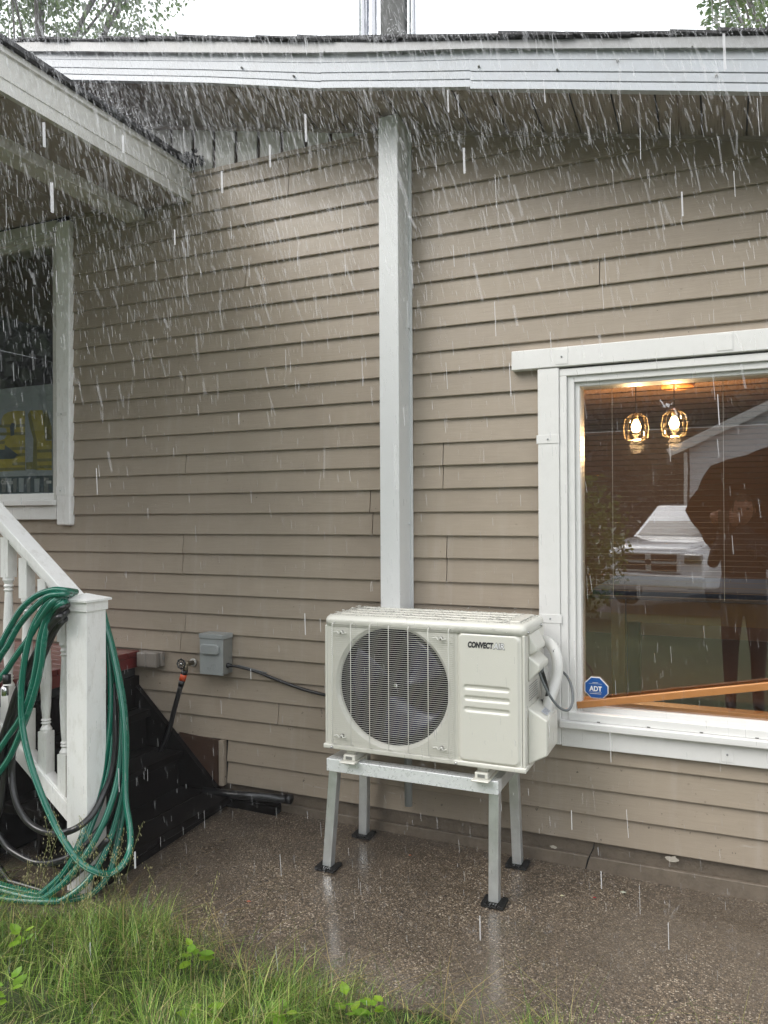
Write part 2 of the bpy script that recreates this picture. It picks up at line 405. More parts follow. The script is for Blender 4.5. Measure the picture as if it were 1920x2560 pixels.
def catmull(pts, step=6):
    pts = [Vector(p) for p in pts]; P = [pts[0]*2-pts[1]]+pts+[pts[-1]*2-pts[-2]]; out = []
    for i in range(1, len(P)-2):
        for k in range(step):
            u = k/step; p0, p1, p2, p3 = P[i-1:i+3]
            out.append(0.5*((2*p1)+(p2-p0)*u+(2*p0-5*p1+4*p2-p3)*u*u+(3*p1-p0-3*p2+p3)*u**3))
    out.append(P[-2]); return out

# ================================================================== GROUND
def grid(x0, x1, y0, y1, nx, ny, zf):
    vs = [(x0+(x1-x0)*i/nx, y0+(y1-y0)*j/ny) for j in range(ny+1) for i in range(nx+1)]
    vs = [(x, y, zf(x, y)) for x, y in vs]
    fs = [(j*(nx+1)+i, j*(nx+1)+i+1, (j+1)*(nx+1)+i+1, (j+1)*(nx+1)+i) for j in range(ny) for i in range(nx)]
    return vs, fs
def lawn_z(x, y):
    base = ground_z(x, min(y, 0))-0.012
    if y < -4: base -= 0.022*min(-4-y, 12)
    return base
vs = []; xs_ = [-250, -60, -20, -8, -6, -5, -4, -3, -2.5, -2, -1.5, -1, -.5, 0, .5, 1, 2, 3, 4, 6, 12, 20, 60, 250]
ys_ = [-250, -80, -30, -20, -16, -12, -10, -8, -6, -5, -4, -3.6, -3.2, -2.8, -2.4, -2, -1.6, -1.2, -.8, -.4, 0.3, 8, 30, 250]
for y in ys_:
    for x in xs_: vs.append((x, y, lawn_z(x, y)))
n = len(xs_)
fs = [(j*n+i, j*n+i+1, (j+1)*n+i+1, (j+1)*n+i) for j in range(len(ys_)-1) for i in range(n-1)]
tag(MB().add(vs, fs).build('lawn', 'lawn', smooth=True), 'wet green lawn around the patio running back to the trees', 'lawn', kind='structure')
# slab edge polygon (near side runs under the grass)
edge = [atG(40, 2295), atG(330, 2290), atG(560, 2410), atG(860, 2505), atG(1250, 2570), atG(1920, 2600)]
edge = [(p.x, p.y) for p in edge]
edge = [(edge[0][0]-2.0, edge[0][1]-0.02)]+edge+[(edge[-1][0]+2.5, edge[-1][1])]
def edge_y(x):
    for (xa, ya), (xb, yb) in zip(edge, edge[1:]):
        if xa <= x <= xb: return ya+(yb-ya)*(x-xa)/(xb-xa)
    return edge[0][1] if x < edge[0][0] else edge[-1][1]
mb = MB(); nx, ny = 90, 34
X0, X1 = edge[0][0], edge[-1][0]
vs = []
for j in range(ny+1):
    for i in range(nx+1):
        x = X0+(X1-X0)*i/nx; ye = edge_y(x)+0.05*noise.noise(Vector((x*4, 0, 0)))+0.03*noise.noise(Vector((x*17, 3, 0))); y = ye+(0.02-ye)*j/ny
        z = ground_z(x, y)+0.004*noise.noise(Vector((x*1.7, y*1.7, 0)))+0.0015*noise.noise(Vector((x*9, y*9, 3)))
        vs.append((x, y, z))
fs = [(j*(nx+1)+i, j*(nx+1)+i+1, (j+1)*(nx+1)+i+1, (j+1)*(nx+1)+i) for j in range(ny) for i in range(nx)]
k0 = len(vs)
for i in range(nx+1): vs.append(vs[i])
for i in range(nx+1): vs.append((vs[i][0], vs[i][1]+.004, vs[i][2]-0.09))
for i in range(nx): fs.append((k0+i, k0+nx+1+i, k0+nx+2+i, k0+i+1))
tag(mb.add(vs, fs).build('patio', 'concrete', smooth=True), 'wet exposed aggregate concrete patio slab along the wall', 'patio', kind='structure')

# ================================================================== HOUSE
house = thing('house', (0, 0, 0), 'taupe vinyl sided house with white fascia and deep brown soffit', 'house')
CORR = {-12: -5.8, -10: -2.7, -9: .9, -8: -2.6, -7: 1.1, -6: -2.7, -5: 3.1, -3: 2.3, -1: 2.5, 0: 2.4, 1: 2.5, 3: 3.8, 4: 1.2, 5: 2.5,
        6: 7.4, 7: 10.3, 8: 7.4, 9: 4.4, 10: 3.2, 11: 2.7, 12: -2.2, 13: -6.4, 14: -12.6}
def zc(k): return 1.5418-0.1016*k+CORR.get(k, 0)/1000.0
def soff_z(x): return 2.822-0.2220*(x-0.16)          # where the soffit meets the wall
seams = []
for px, py, dbl in ((724, 430, 1), (724, 480, 0), (617, 690, 1), (466, 962, 0), (468, 1160, 0), (461, 1355, 1), (460, 1405, 0), (467, 1558, 0), (455, 1600, 1),
                 (1110, 1140, 0), (1110, 1200, 1), (1119, 1375, 0), (1119, 1425, 1), (304, 610, 0), (304, 640, 1), (20, 1325, 0), (928, 1255, 0), (934, 1305, 1),
                 (699, 1757, 0), (1500, 700, 0), (1300, 2010, 1)):
    p = at(px, py); seams.append((p.x, p.z))
WXL, WXR = -7.2, 3.6
def plank(k, xa, xb, topz=None):
    z0, z1 = zc(k), zc(k-1)
    if topz is not None: z1 = min(z1, topz)
    if z1-z0 < 0.01: return
    n = max(1, int((xb-xa)/0.16)); vs = []
    for i in range(n+1):
        x = xa+(xb-xa)*i/n
        w = 0.0016*noise.noise(Vector((x*1.6, k*3.7, 0))); wz = 0.0016*noise.noise(Vector((x*0.9, k*1.3, 9)))
        fr = (z1-z0)/0.1016
        vs += [(x, 0.001, z0+wz), (x, -0.0155+w, z0+wz), (x, -0.0165+w, z0+0.003+wz), (x, -0.0165+w+0.0125*fr, z1+0.0015), (x, 0.001, z1+0.0015)]
    fs = []
    for i in range(n):
        a = i*5; b_ = a+5
        for q in range(4): fs.append((a+q, b_+q, b_+q+1, a+q+1))
    fs.append((0, 1, 2, 3, 4)); fs.append(tuple(n*5+q for q in (4, 3, 2, 1, 0)))
    o = MB().add(vs, fs).build('siding_plank', 'siding', house)
def run(k, xa, xb, topz=None):
    cuts = sorted(sx for sx, sz in seams if zc(k) < sz < zc(k-1) and xa+0.1 < sx < xb-0.1)
    pts = [xa]+cuts+[xb]
    for a, b_ in zip(pts, pts[1:]):
        plank(k, a+(0.0018 if a != xa else 0), b_-(0.0018 if b_ != xb else 0), topz)
for k in range(14, -20, -1):
    z0, z1 = zc(k), zc(k-1)
    leftx = -2.29 if k >= 13 else WXL
    if 1.44 < (z0+z1)/2 < 3.12: leftx = -3.29
    if z0 < 3.16:                                             # left of the duct
        if k >= 13: run(k, -2.262, -1.25)
        elif leftx == -3.29: run(k, leftx, -1.25)
        elif z1 < 0.72: run(k, -5.2, -1.25)
        else: run(k, WXL, -1.25)
    if 0.53 < (z0+z1)/2 < 2.07: run(k, -1.25, -0.60)
    else:
        if z0 > 2.8:
            xm = 0.16-(z0+0.005-2.822)/0.222
            if xm > -1.2: run(k, -1.25, min(xm, WXR), None)
        else: run(k, -1.25, WXR)
# wall core behind the siding, with openings for the two windows
LWX0, LWX1, LWZ0, LWZ1 = -5.0, -3.39, 1.52, 2.99
RWX0, RWX1, RWZ0, RWZ1 = -0.57, 2.25, 0.595, 1.99
mb = MB()
for x0, x1, z0, z1 in ((WXL, LWX0, .05, 4.3), (LWX0, LWX1, .05, LWZ0), (LWX0, LWX1, LWZ1, 3.9), (LWX1, -2.5, .05, 3.55), (-2.5, -1.27, .05, 3.3), (-1.27, RWX0, .05, 3.05),
                       (RWX0, RWX1, .05, RWZ0), (RWX0, RWX1, RWZ1, 2.9 if 0 else 2.45), (RWX1, WXR, .05, 2.2)):
    z0 = max(z0, 0.122)
    mb.box(x0, x1, 0.003, 0.13, z0, z1)
mb.build('wall_core', 'dark_gap', house)
MB().box(WXL, WXR, 0.010, 0.12, -0.1, 0.12).box(WXL, WXR, -0.012, 0.009, -0.1, 0.045).build('foundation', 'foundation', house, bevel=0.004)
# white board-and-batten gable panel with its battens
gz = 3.168
MB().add([(-3.6, 0.001, gz), (-1.30, 0.001, gz), (-1.30, 0.001, 3.16+0.02), (-3.6, 0.001, soff_z(-3.6)+0.02)], [(0, 1, 2, 3)]).build('gable_backing', 'brown_wood', house)
gx = [at(px, 380).x for px in (330, 375, 431, 486, 538, 593, 649, 707, 767, 829, 891, 946)]
for xa_, xb_ in zip(gx, gx[1:]):
    xa_ += .010; xb_ -= .010
    if soff_z(xb_)-gz < 0: continue
    P_ = [(xa_, gz), (xb_, gz), (xb_, soff_z(xb_)+.008), (xa_, soff_z(xa_)+.008)]
    MB().prism(P_, lambda x, z: (x, -.013, z), lambda x, z: (x, -.001, z)).build('gable_board', 'old_white', house, bevel=.0015)
MB().box(-2.9, -1.36, -0.020, -0.002, gz-0.018, gz+0.006).build('siding_cap', 'siding', house, bevel=0.002)
# soffit panels under the rake overhang (each panel one piece, perforated look from the material)
m, t, b, out = new_mat('soffit_vented')
v = coords(t)
w_ = t.nodes.new('ShaderNodeTexVoronoi'); w_.inputs['Scale'].default_value = 90; w_.inputs['Randomness'].default_value = 0.0
t.links.new(v, w_.inputs['Vector'])
hol = ramp(t, w_.outputs['Distance'], [(0.24, 1), (0.34, 0)])
c = mixc(t, tnoise(t, v, 5, 4), (0.30, 0.255, 0.225), (0.36, 0.31, 0.28))
c = mixc(t, math_(t, 'MULTIPLY', hol, 0.6), c, (0.05, 0.04, 0.035))
t.links.new(c, b.inputs['Base Color']); b.inputs['Roughness'].default_value = 0.5
YF = -0.345
_bot = [at(px, py, YF) for px, py in ((162, 200), (521, 208), (804, 223), (960, 222), (1180, 220), (1920, 228))]
def bot_z(x):
    P_ = _bot
    k = 0
    while k < len(P_)-2 and x > P_[k+1].x: k += 1
    a, b_ = P_[k], P_[k+1]
    return a.z+(b_.z-a.z)*(x-a.x)/(b_.x-a.x)
pw = 0.152; x = -0.065-pw*30
while x < WXR:
    xa, xb = x+0.003, x+pw-0.003
    if xb > -5.5:
        vs = []
        for xx, dz in ((xa, 0.006), (xa+0.012, 0), (xa+0.066, 0), (xa+0.072, 0.006), (xa+0.078, 0), (xb-0.012, 0), (xb, 0.006)):
            vs.append((xx, YF+0.013, bot_z(xx)+0.012+dz)); vs.append((xx, -0.004, soff_z(xx)+dz))
        fs = [(2*i, 2*i+1, 2*i+3, 2*i+2) for i in range(6)]
        o = MB().add(vs, fs).build('soffit_panel', 'soffit_vented', house)
        sd = o.modifiers.new('thick', 'SOLIDIFY'); sd.thickness = 0.004; sd.offset = 1
    x += pw
MB().bar((-3.6, -0.012, soff_z(-3.6)-0.004), (WXR, -0.012, soff_z(WXR)-0.004), 0.022, 0.016).build('soffit_channel', 'soffit', house, bevel=0.002)
# rake fascia: drip flashing + stepped aluminium cover, in three lengths with lapped joints
def pts_at(pl, Y): return [at(px, py, Y) for px, py in pl]
top = pts_at([(29, 107), (480, 105), (800, 108), (960, 109), (1180, 104), (1920, 92)], YF)
drip = pts_at([(122, 133), (480, 137), (800, 138), (960, 136), (1180, 129), (1920, 127)], YF)
bot = pts_at([(162, 200), (521, 208), (804, 223), (960, 222), (1180, 220), (1920, 228)], YF)
def pl_z(pl, x):
    if x <= pl[0].x: a, b_ = pl[0], pl[1]
    elif x >= pl[-1].x: a, b_ = pl[-2], pl[-1]
    else:
        for a, b_ in zip(pl, pl[1:]):
            if a.x <= x <= b_.x: break
    return a.z+(b_.z-a.z)*(x-a.x)/(b_.x-a.x)
prof = [(0.0, 0.0), (0.24, -0.001), (0.252, 0.002), (0.262, 0.002), (0.275, -0.004), (0.545, -0.005), (0.552, 0.001), (0.562, 0.001), (0.578, -0.004), (0.78, -0.005), (0.788, 0.001), (0.798, 0.001), (0.812, -0.004), (1.0, -0.006)]
def fascia_piece(xa, xb, off, dz):
    n = max(2, int((xb-xa)/0.08)); vs = []
    K = len(prof)+2
    for i in range(n+1):
        x = xa+(xb-xa)*i/n
        zt, zb = pl_z(drip, x)+0.004, pl_z(bot, x)+dz
        w = 0.0035*noise.noise(Vector((x*2.4, 1, off*40)))
        for f, y in prof: vs.append((x, YF+y+off+w*(0.3+f), zt+(zb-zt)*f))
        vs.append((x, YF+0.02, zb)); vs.append((x, YF+0.02, zt))
    fs = []
    for i in range(n):
        for q in range(K):
            q2 = (q+1) % K; fs.append((i*K+q, (i+1)*K+q, (i+1)*K+q2, i*K+q2))
    fs += [tuple(range(K)), tuple(n*K+q for q in range(K-1, -1, -1))]
    return MB().add(vs, fs).build('fascia_board', 'white_metal', house)
xj = at(1180, 180, YF).x; xk = at(804, 180, YF).x
fascia_piece(-5.6, xk, 0.0, 0.0); fascia_piece(xk, xj, -0.0015, 0.002); fascia_piece(xj-0.005, WXR, -0.004, -0.006)
def drip_piece(xa, xb, off):
    n = max(2, int((xb-xa)/0.1)); vs = []
    for i in range(n+1):
        x = xa+(xb-xa)*i/n; zt, zb = pl_z(top, x), pl_z(drip, x)
        w = 0.004*noise.noise(Vector((x*3, 5, off*90)))
        vs += [(x, YF-0.006+off, zt), (x, YF-0.014+off+w, zb+0.004), (x, YF-0.020+off+w, zb), (x, YF-0.002+off, zb), (x, YF+0.05, zt)]
    fs = []
    for i in range(n):
        for q in range(5):
            q2 = (q+1) % 5; fs.append((i*5+q, (i+1)*5+q, (i+1)*5+q2, i*5+q2))
    fs += [tuple(range(5)), tuple(n*5+q for q in range(4, -1, -1))]
    MB().add(vs, fs).build('drip_edge', 'flashing', house)
xd = at(812, 130, YF).x
drip_piece(-5.6, xd, 0.0); drip_piece(xd-0.02, WXR, -0.002)
for px, py in ((812, 131), (1004, 131), (1062, 130), (1197, 166), (1393, 174), (604, 169), (734, 190), (1544, 152), (1731, 117), (1791, 189)):
    p = at(px, py, YF-0.012)
    MB().lathe([(0.0045, 0.012), (0.0045, -0.003), (0.002, -0.006)], p, 'y', 8).build('nail_head', 'grey_box_dark', house, smooth=True)
# roof deck and ragged shingle ends along the rake
def roof_z(x): return pl_z(top, x)
vs = []
for x in (-6.2, WXR+0.5):
    for y in (YF+0.0, 7.0):
        for dz in (-0.03, 0.0): vs.append((x, y, roof_z(x)+dz))
MB().add(vs, [(0, 1, 3, 2), (4, 6, 7, 5), (0, 4, 5, 1), (2, 3, 7, 6), (0, 2, 6, 4), (1, 5, 7, 3)]).build('roof', 'shingle', house)
x = -4.6
while x < WXR:
    L = random.uniform(0.16, 0.34); yo = YF-random.uniform(0.012, 0.03); th = random.uniform(0.006, 0.011); lift = random.uniform(0.0, 0.006)
    n = 4; vs = []
    for i in range(n+1):
        xx = x+L*i/n; jag = 0.004*noise.noise(Vector((xx*30, 0, 2)))
        for yy in (yo+jag, YF+0.4):
            for dz in (0.0, th*(1.3 if i < n else 1.0)): vs.append((xx, yy, roof_z(xx)+lift+0.008*(1-i/n)*1.0+dz+0.6*jag*(dz > 0)))
    fs = [(0, 1, 3, 2), tuple(n*4+q for q in (2, 3, 1, 0))]
    for i in range(n):
        a = i*4; b_ = a+4
        fs += [(a, b_, b_+1, a+1), (a+1, b_+1, b_+3, a+3), (a+3, b_+3, b_+2, a+2), (a+2, b_+2, b_, a)]
    MB().add(vs, fs).build('shingle', 'shingle', house)
    x += L-0.03
# porch roof reaching toward the camera, its fascia, soffit, beam and ceiling
PX = -2.472
porch = boxo('porch_roof', 'shingle', house, PX-0.01, PX+0.0, -2.6, -0.02, 3.15, 3.16, 0)
bpy.data.meshes.remove(porch.data)
vs = []
for x, z in ((PX+0.03, 3.205), (-5.5, 3.205+0.20*3.05)):
    for y in (-2.62, -0.02):
        for dz in (0, 0.02): vs.append((x, y, z+dz))
porch = MB().add(vs, [(0, 1, 3, 2), (4, 6, 7, 5), (0, 4, 5, 1), (2, 3, 7, 6), (0, 2, 6, 4), (1, 5, 7, 3)]).build('porch_roof', 'shingle', house)
pf = [(3.203, 0.004), (3.175, 0.010), (3.170, 0.0), (3.118, 0.0), (3.116, 0.004), (3.080, 0.004), (3.078, 0.0), (3.055, 0.0), (3.053, 0.004), (3.027, 0.004), (3.027, -0.02), (3.203, -0.02)]
n = 30; vs = []
for i in range(n+1):
    y = -2.6+(2.595)*i/n; w = 0.003*noise.noise(Vector((y*2.2, 4, 4)))
    for z, dx in pf: vs.append((PX+dx+w, y, z))
K = len(pf); fs = [tuple(range(K)), tuple(n*K+q for q in range(K-1, -1, -1))]
for i in range(n):
    for q in range(K): fs.append((i*K+q, (i+1)*K+q, (i+1)*K+(q+1) % K, i*K+(q+1) % K))
MB().add(vs, fs).build('porch_fascia', 'old_white', porch)
y = -2.6
while y < -0.03:                                      # shingle ends on the porch eave
    L = random.uniform(0.2, 0.34)
    MB().add([(PX+0.018+random.uniform(0, .012), y, 3.206), (PX+0.018+random.uniform(0, .014), min(y+L, -0.02), 3.205), (PX-0.3, min(y+L, -0.02), 3.29), (PX-0.3, y, 3.29),
              (PX+0.018, y, 3.222), (PX+0.02, min(y+L, -0.02), 3.218), (PX-0.3, min(y+L, -0.02), 3.30), (PX-0.3, y, 3.302)],
             [(0, 1, 2, 3), (7, 6, 5, 4), (0, 4, 5, 1), (1, 5, 6, 2), (2, 6, 7, 3), (3, 7, 4, 0)]).build('shingle', 'shingle', porch)
    y += L-0.01
BX0, BX1 = -2.884, -2.763
boxo('porch_beam', 'old_white', porch, BX0, BX1, -2.6, -0.018, 2.982, 3.085, 0.004)
yy = -2.6
while yy < -0.05:                                     # soffit boards between fascia and beam
    boxo('soffit_board', 'soffit', porch, BX1, PX-0.021, yy+0.0015, min(yy+0.30, -0.02)-0.0015, 3.032, 3.045, 0.001)
    yy += 0.30
xx = BX0
while xx > -5.4:
    boxo('ceiling_board', 'soffit', porch, xx-0.148, xx-0.0015, -2.6, -0.018, 3.088, 3.098, 0.001)
    xx -= 0.15
MB().add([(PX-0.02, -2.6, 3.03), (PX-0.02, -2.6, 3.2), (-5.4, -2.6, 3.75), (-5.4, -2.6, 3.09)], [(0, 1, 2, 3)]).build('porch_gable', 'siding', porch)
# clump of wet leaves at the end of the porch eave
mb = MB()
for i in range(60):
    c = Vector((PX+random.uniform(-.02, .10), random.uniform(-.10, -.02), 3.215+random.uniform(-.02, .03)))
    d = Vector((random.gauss(0, 1), random.gauss(0, 1), random.gauss(0, 1))).normalized()*0.018; e = d.orthogonal().normalized()*0.009
    mb.add([c-d, c+e, c+d, c-e], [(0, 1, 2, 3)])
tag(mb.build('leaf_clump', 'shingle', None), 'dark clump of wet leaves caught where the porch eave meets the wall', 'leaves', kind='stuff')

# ------------------------------------------------------------------ windows (parts of the house)
def tab(parent, x0, x1, z0, z1, y, nail=True, mname='white_paint'):
    o = MB().box(x0, x1, y-0.0022, y, z0, z1).build('patch_tab', mname, parent, bevel=0.0008)
    if nail: MB().lathe([(0.004, 0.0), (0.0036, -0.003), (0.001, -0.004)], ((x0+x1)/2, y-0.0022, (z0+z1)/2), 'y', 8).build('nail_head', 'grey_box', parent, smooth=True)
def droplets(name, parent, x0, x1, z0, z1, y, n, rmin=0.0008, rmax=0.0022, dens=None, m='water'):
    mb = MB()
    for i in range(n):
        x, z = random.uniform(x0, x1), random.uniform(z0, z1)
        if dens and random.random() > dens(x, z): continue
        r = random.uniform(rmin, rmax)*(1 if random.random() < .9 else 1.6); s_ = random.uniform(1, 1.5)
        vs = [(x+r*math.cos(a), y, z+r*s_*math.sin(a)) for a in [2*PI*q/6 for q in range(6)]]
        vs += [(x+.6*r*math.cos(a+.5), y-.55*r, z+.6*r*s_*math.sin(a+.5)) for a in [2*PI*q/6 for q in range(6)]]
        fs = [(q, (q+1) % 6, 6+(q+1) % 6, 6+q) for q in range(6)]+[tuple(range(6, 12))]
        mb.add(vs, fs)
    o = mb.build(name, m, parent, smooth=True); tag(o, kind='stuff'); return o
# right window
win = MB()
x0, x1, z0, z1 = -0.612, 2.30, 0.568, 2.022
for a, b_, c_, d_, yy in ((x0, x1, z1-0.030, z1, -0.034), (x0, x0+0.030, z0, z1-.03, -0.0342), (x1-0.03, x1, z0, z1-.03, -0.034), (x0+0.058, x1-.03, z1-0.056, z1-0.030, -0.0225), (x0+0.030, x0+0.058, z0, z1-.03, -0.022),
                     (x0+0.058, x0+0.078, z0, z1-.056, -0.0082), (x0+.058, x1-.03, z1-.072, z1-.056, -0.008)):
    win.box(a, b_, yy, 0.10, c_, d_)
window = tag(win.build('window', 'white_paint', house, bevel=0.003), 'wide picture window framed in white')
boxo('window_sill', 'white_paint', window, x0-0.004, x1, -0.062, 0.10, 0.566, 0.594, 0.004)
boxo('window_track', 'white_paint', window, x0+.03, x1, -0.040, 0.0, 0.5945, 0.628, 0.003)
boxo('window_track', 'white_paint', window, x0+.06, x1, 0.002, 0.028, 0.5945, 0.650, 0.002)
boxo('window_track', 'oak', window, x0+.06, x1, 0.030, 0.10, 0.5945, 0.668, 0.002)
for i in range(9):
    xx = -0.47+0.19*i; boxo('weep_slot', 'dark_gap', window, xx, xx+0.012, -0.0412, -0.0385, 0.597, 0.600, 0)
MB().box(x0+.06, x1-.03, 0.029, 0.0345, 0.64, z1-.06).build('glass_pane', 'window_glass', window)
def casing(nm, x0, x1, z0, z1, y=-0.045):
    return boxo(nm, 'white_paint', window, x0, x1, y, -0.001, z0, z1, 0.004)
casing('casing_board', -0.808, 2.55, 2.030, 2.110)
casing('casing_board', -0.700, -0.6125, 0.490, 2.0285, -0.040)
casing('casing_board', -0.640 if 0 else -0.612, 2.55, 0.486, 0.5655, -0.036)
tab(window, -0.625, -0.575, 2.040, 2.100, -0.045); tab(window, -0.02, 0.035, 2.040, 2.102, -0.045, False)
tab(window, -0.705, -0.612, 1.72, 1.755, -0.040); tab(window, -0.70, -0.606, 0.985, 1.02, -0.040); tab(window, -.695, -.61, .82, .86, -.040, False)
p = at(1818, 1883, -0.036); tab(window, p.x-.02, p.x+.02, 0.497, 0.552, -0.036)
def dens(x, z): return 0.15+0.85*max(0, noise.noise(Vector((x*3, z*3, 0)))*2)
droplets('water_droplets', window, -0.5, 0.6, 0.70, 1.5, 0.029, 1300, 0.0007, 0.0017, dens)
# left window
wl = MB()
x1, x0, z0, z1 = -3.372, -5.05, 1.49, 3.01
for a, b_, c_, d_, yy in ((x0, x1, z1-.03, z1, -0.034), (x1-.022, x1, z0, z1-.03, -0.034), (x0, x1-.022, z1-.058, z1-.03, -0.020), (x1-.042, x1-.022, z0, z1-.03, -0.020), (x0, x0+.05, z0, z1-.03, -.034)):
    wl.box(a, b_, yy, 0.10, c_, d_)
window2 = tag(wl.build('window', 'old_white', house, bevel=0.003), 'porch window cut by the left edge, sign leaning behind its glass')
boxo('window_sill', 'white_paint', window2, x0, x1-.001, -0.060, 0.10, 1.494, 1.525, 0.004)
boxo('window_track', 'white_paint', window2, x0, x1-.022, -0.034, 0.10, 1.5255, 1.562, 0.003)
MB().box(x0+.04, x1-.04, 0.004, 0.009, 1.56, z1-.05).build('glass_pane', 'window_glass', window2)
boxo('casing_board', 'post_paint', window2, -3.368, -3.268, -0.042, -0.001, 1.383, 3.058, 0.010)
boxo('casing_board', 'white_paint', window2, x0, -3.376, -0.036, -0.001, 1.416, 1.4925, 0.003)
boxo('casing_board', 'old_white', window2, x0, -3.374, -0.032, -0.001, 3.012, 3.075, 0.003)
tab(window2, -3.366, -3.285, 1.985, 2.005, -0.042); tab(window2, -3.366, -3.30, 1.55, 1.60, -0.042); tab(window2, -3.58, -3.575, 1.418, 1.49, -0.036, False)
# interior rooms
for nm, (x0, x1, y0, y1, z0, z1), mw, mf in (('dining', (-1.9, 3.4, 0.131, 4.4, 0.30, 2.22), 'room_wall', 'room_floor'), ('dark', (-6.4, -2.3, 0.131, 3.4, 0.75, 3.05), 'room_dark', 'room_dark')):
    r = MB().box(x0, x1, y1, y1+.05, z0, z1).box(x0-.05, x0, y0, y1, z0, z1).box(x1, x1+.05, y0, y1, z0, z1).build('interior_wall', mw, house)
    MB().box(x0, x1, y0, y1, z0-.05, z0-.001).build('interior_floor', mf, house)
    MB().box(x0, x1, y0, y1, z1+.001, z1+.05).build('interior_ceiling', mw, house)

# ================================================================== LINE-SET DUCT
duct = thing('duct_cover', (0, 0, 0), 'tall white metal duct running down the wall behind the outdoor unit', 'duct')
mb = MB().box(-1.366, -1.275, -0.147, -0.0165, 0.80, 3.16)
mb.build('cover', 'duct_metal', duct, bevel=0.003)
boxo('flange', 'duct_metal', duct, -1.2749, -1.262, -0.024, -0.0165, 0.80, 3.145, 0.001)
for z in (1.39, 2.26): MB().lathe([(0.006, 0.0), (0.006, 0.004), (0.003, 0.006)], (-1.275, -0.035, z), 'x', 10).build('screw', 'galvanised', duct, smooth=True)

# ================================================================== AIR CONDITIONER
ac = thing('air_conditioner', (0, 0, 0), 'cream outdoor air conditioner unit with round fan grille on a metal stand', 'air conditioner')
AX0, AX1, AY0, AY1, AZ0, AZ1 = -1.494, -0.668, -0.42, -0.095, 0.488, 1.012
def ring_plate(x0, x1, z0, z1, cx, cz, r, y, n=64):
    """front plate with a round opening"""
    vs = []; fs = []
    for k in range(n):
        a = 2*PI*k/n; dx, dz = math.cos(a), math.sin(a)
        tt = min(((x1-cx)/dx if dx > 0 else (x0-cx)/dx) if abs(dx) > 1e-6 else 1e9, ((z1-cz)/dz if dz > 0 else (z0-cz)/dz) if abs(dz) > 1e-6 else 1e9)
        vs.append((cx+dx*tt, y, cz+dz*tt))
    corners = {}
    for k in range(n): vs.append((cx+(r+.012)*math.cos(2*PI*k/n), y, cz+(r+.012)*math.sin(2*PI*k/n)))
    for k in range(n): vs.append((cx+r*math.cos(2*PI*k/n), y+0.012, cz+r*math.sin(2*PI*k/n)))
    for k in range(n): vs.append((cx+(r-.002)*math.cos(2*PI*k/n), y+0.022, cz+(r-.002)*math.sin(2*PI*k/n)))
    for k in range(n):
        k2 = (k+1) % n
        for q in range(3): fs.append((q*n+k, q*n+k2, (q+1)*n+k2, (q+1)*n+k))
    # corner wedges
    for cxn, czn in ((x0, z0), (x1, z0), (x1, z1), (x0, z1)):
        best = None
        for k in range(n):
            a_, b_ = vs[k], vs[(k+1) % n]
            if (abs(a_[0]-cxn) < 1e-5 or abs(b_[0]-cxn) < 1e-5) and (abs(a_[2]-czn) < 1e-5 or abs(b_[2]-czn) < 1e-5) and not (abs(a_[0]-b_[0]) < 1e-6 or abs(a_[2]-b_[2]) < 1e-6):
                best = k
        if best is not None:
            vs.append((cxn, y, czn)); fs.append((best, (best+1) % n, len(vs)-1))
    return vs, fs
FCX, FCZ, FR = -1.199, 0.752, 0.2335
PSX = -0.936                                            # where grille side ends and service side begins
vs, fs = ring_plate(AX0+.012, PSX, AZ0+.016, AZ1-.030, FCX, FCZ, FR, AY0)
fp = MB().add(vs, fs).build('front_panel', 'ac_plastic', ac, smooth=False)
for p_ in fp.data.polygons: p_.use_smooth = p_.index % 4 != 5 and False
# casing shell: sides, back, top lid, base pan
boxo('side_panel', 'ac_plastic', ac, AX0, AX0+.0118, AY0-0.0, AY1, AZ0+.014, AZ1-.028, 0.004)
boxo('side_panel', 'ac_plastic', ac, AX1-.0118, AX1, AY0+0.0, AY1, AZ0+.014, AZ1-.028, 0.004)
boxo('back_coil', 'coil', ac, AX0+.012, AX1-.012, AY1-.03, AY1-.002, AZ0+.02, AZ1-.04, 0)
bp = boxo('base_pan', 'ac_plastic', ac, AX0-.005, AX1+.004, AY0-.010, AY1+.003, AZ0-.004, AZ0+.0155, 0.005)
# lid: rounded with ribs
def rrect(x0, x1, y0, y1, r, n=5):
    out = []
    for cx, cy, a0 in ((x1-r, y0+r, -PI/2), (x1-r, y1-r, 0), (x0+r, y1-r, PI/2), (x0+r, y0+r, PI)):
        for k in range(n+1): a = a0+PI/2*k/n; out.append((cx+r*math.cos(a), cy+r*math.sin(a)))
    return out
lid = MB(); rings = []
for inset, z in ((-.004, AZ1-.030), (-.004, AZ1-.006), (0.0, AZ1+.003), (.008, AZ1+.010), (.020, AZ1+.013)):
    rings.append([(x, y, z) for x, y in rrect(AX0+inset, AX1-inset, AY0+inset, AY1-inset, 0.03-inset*.5)])
n = len(rings[0]); vs = [q for r_ in rings for q in r_]; fs = []
for i in range(len(rings)-1):
    for k in range(n): fs.append((i*n+k, i*n+(k+1) % n, (i+1)*n+(k+1) % n, (i+1)*n+k))
fs.append(tuple((len(rings)-1)*n+k for k in range(n))); fs.append(tuple(range(n-1, -1, -1)))
lid.add(vs, fs); lo = lid.build('lid', 'ac_plastic', ac, smooth=True)
for yy in (-.36, -.29, -.22, -.15):
    r_ = MB(); r_.prism(rrect(AX0+.05, AX1-.08, yy-.016, yy+.016, .014), lambda x, y: (x, y, AZ1+.0125), lambda x, y: (x, y, AZ1+.018))
    r_.build('lid_rib', 'ac_plastic', ac, bevel=0.003)
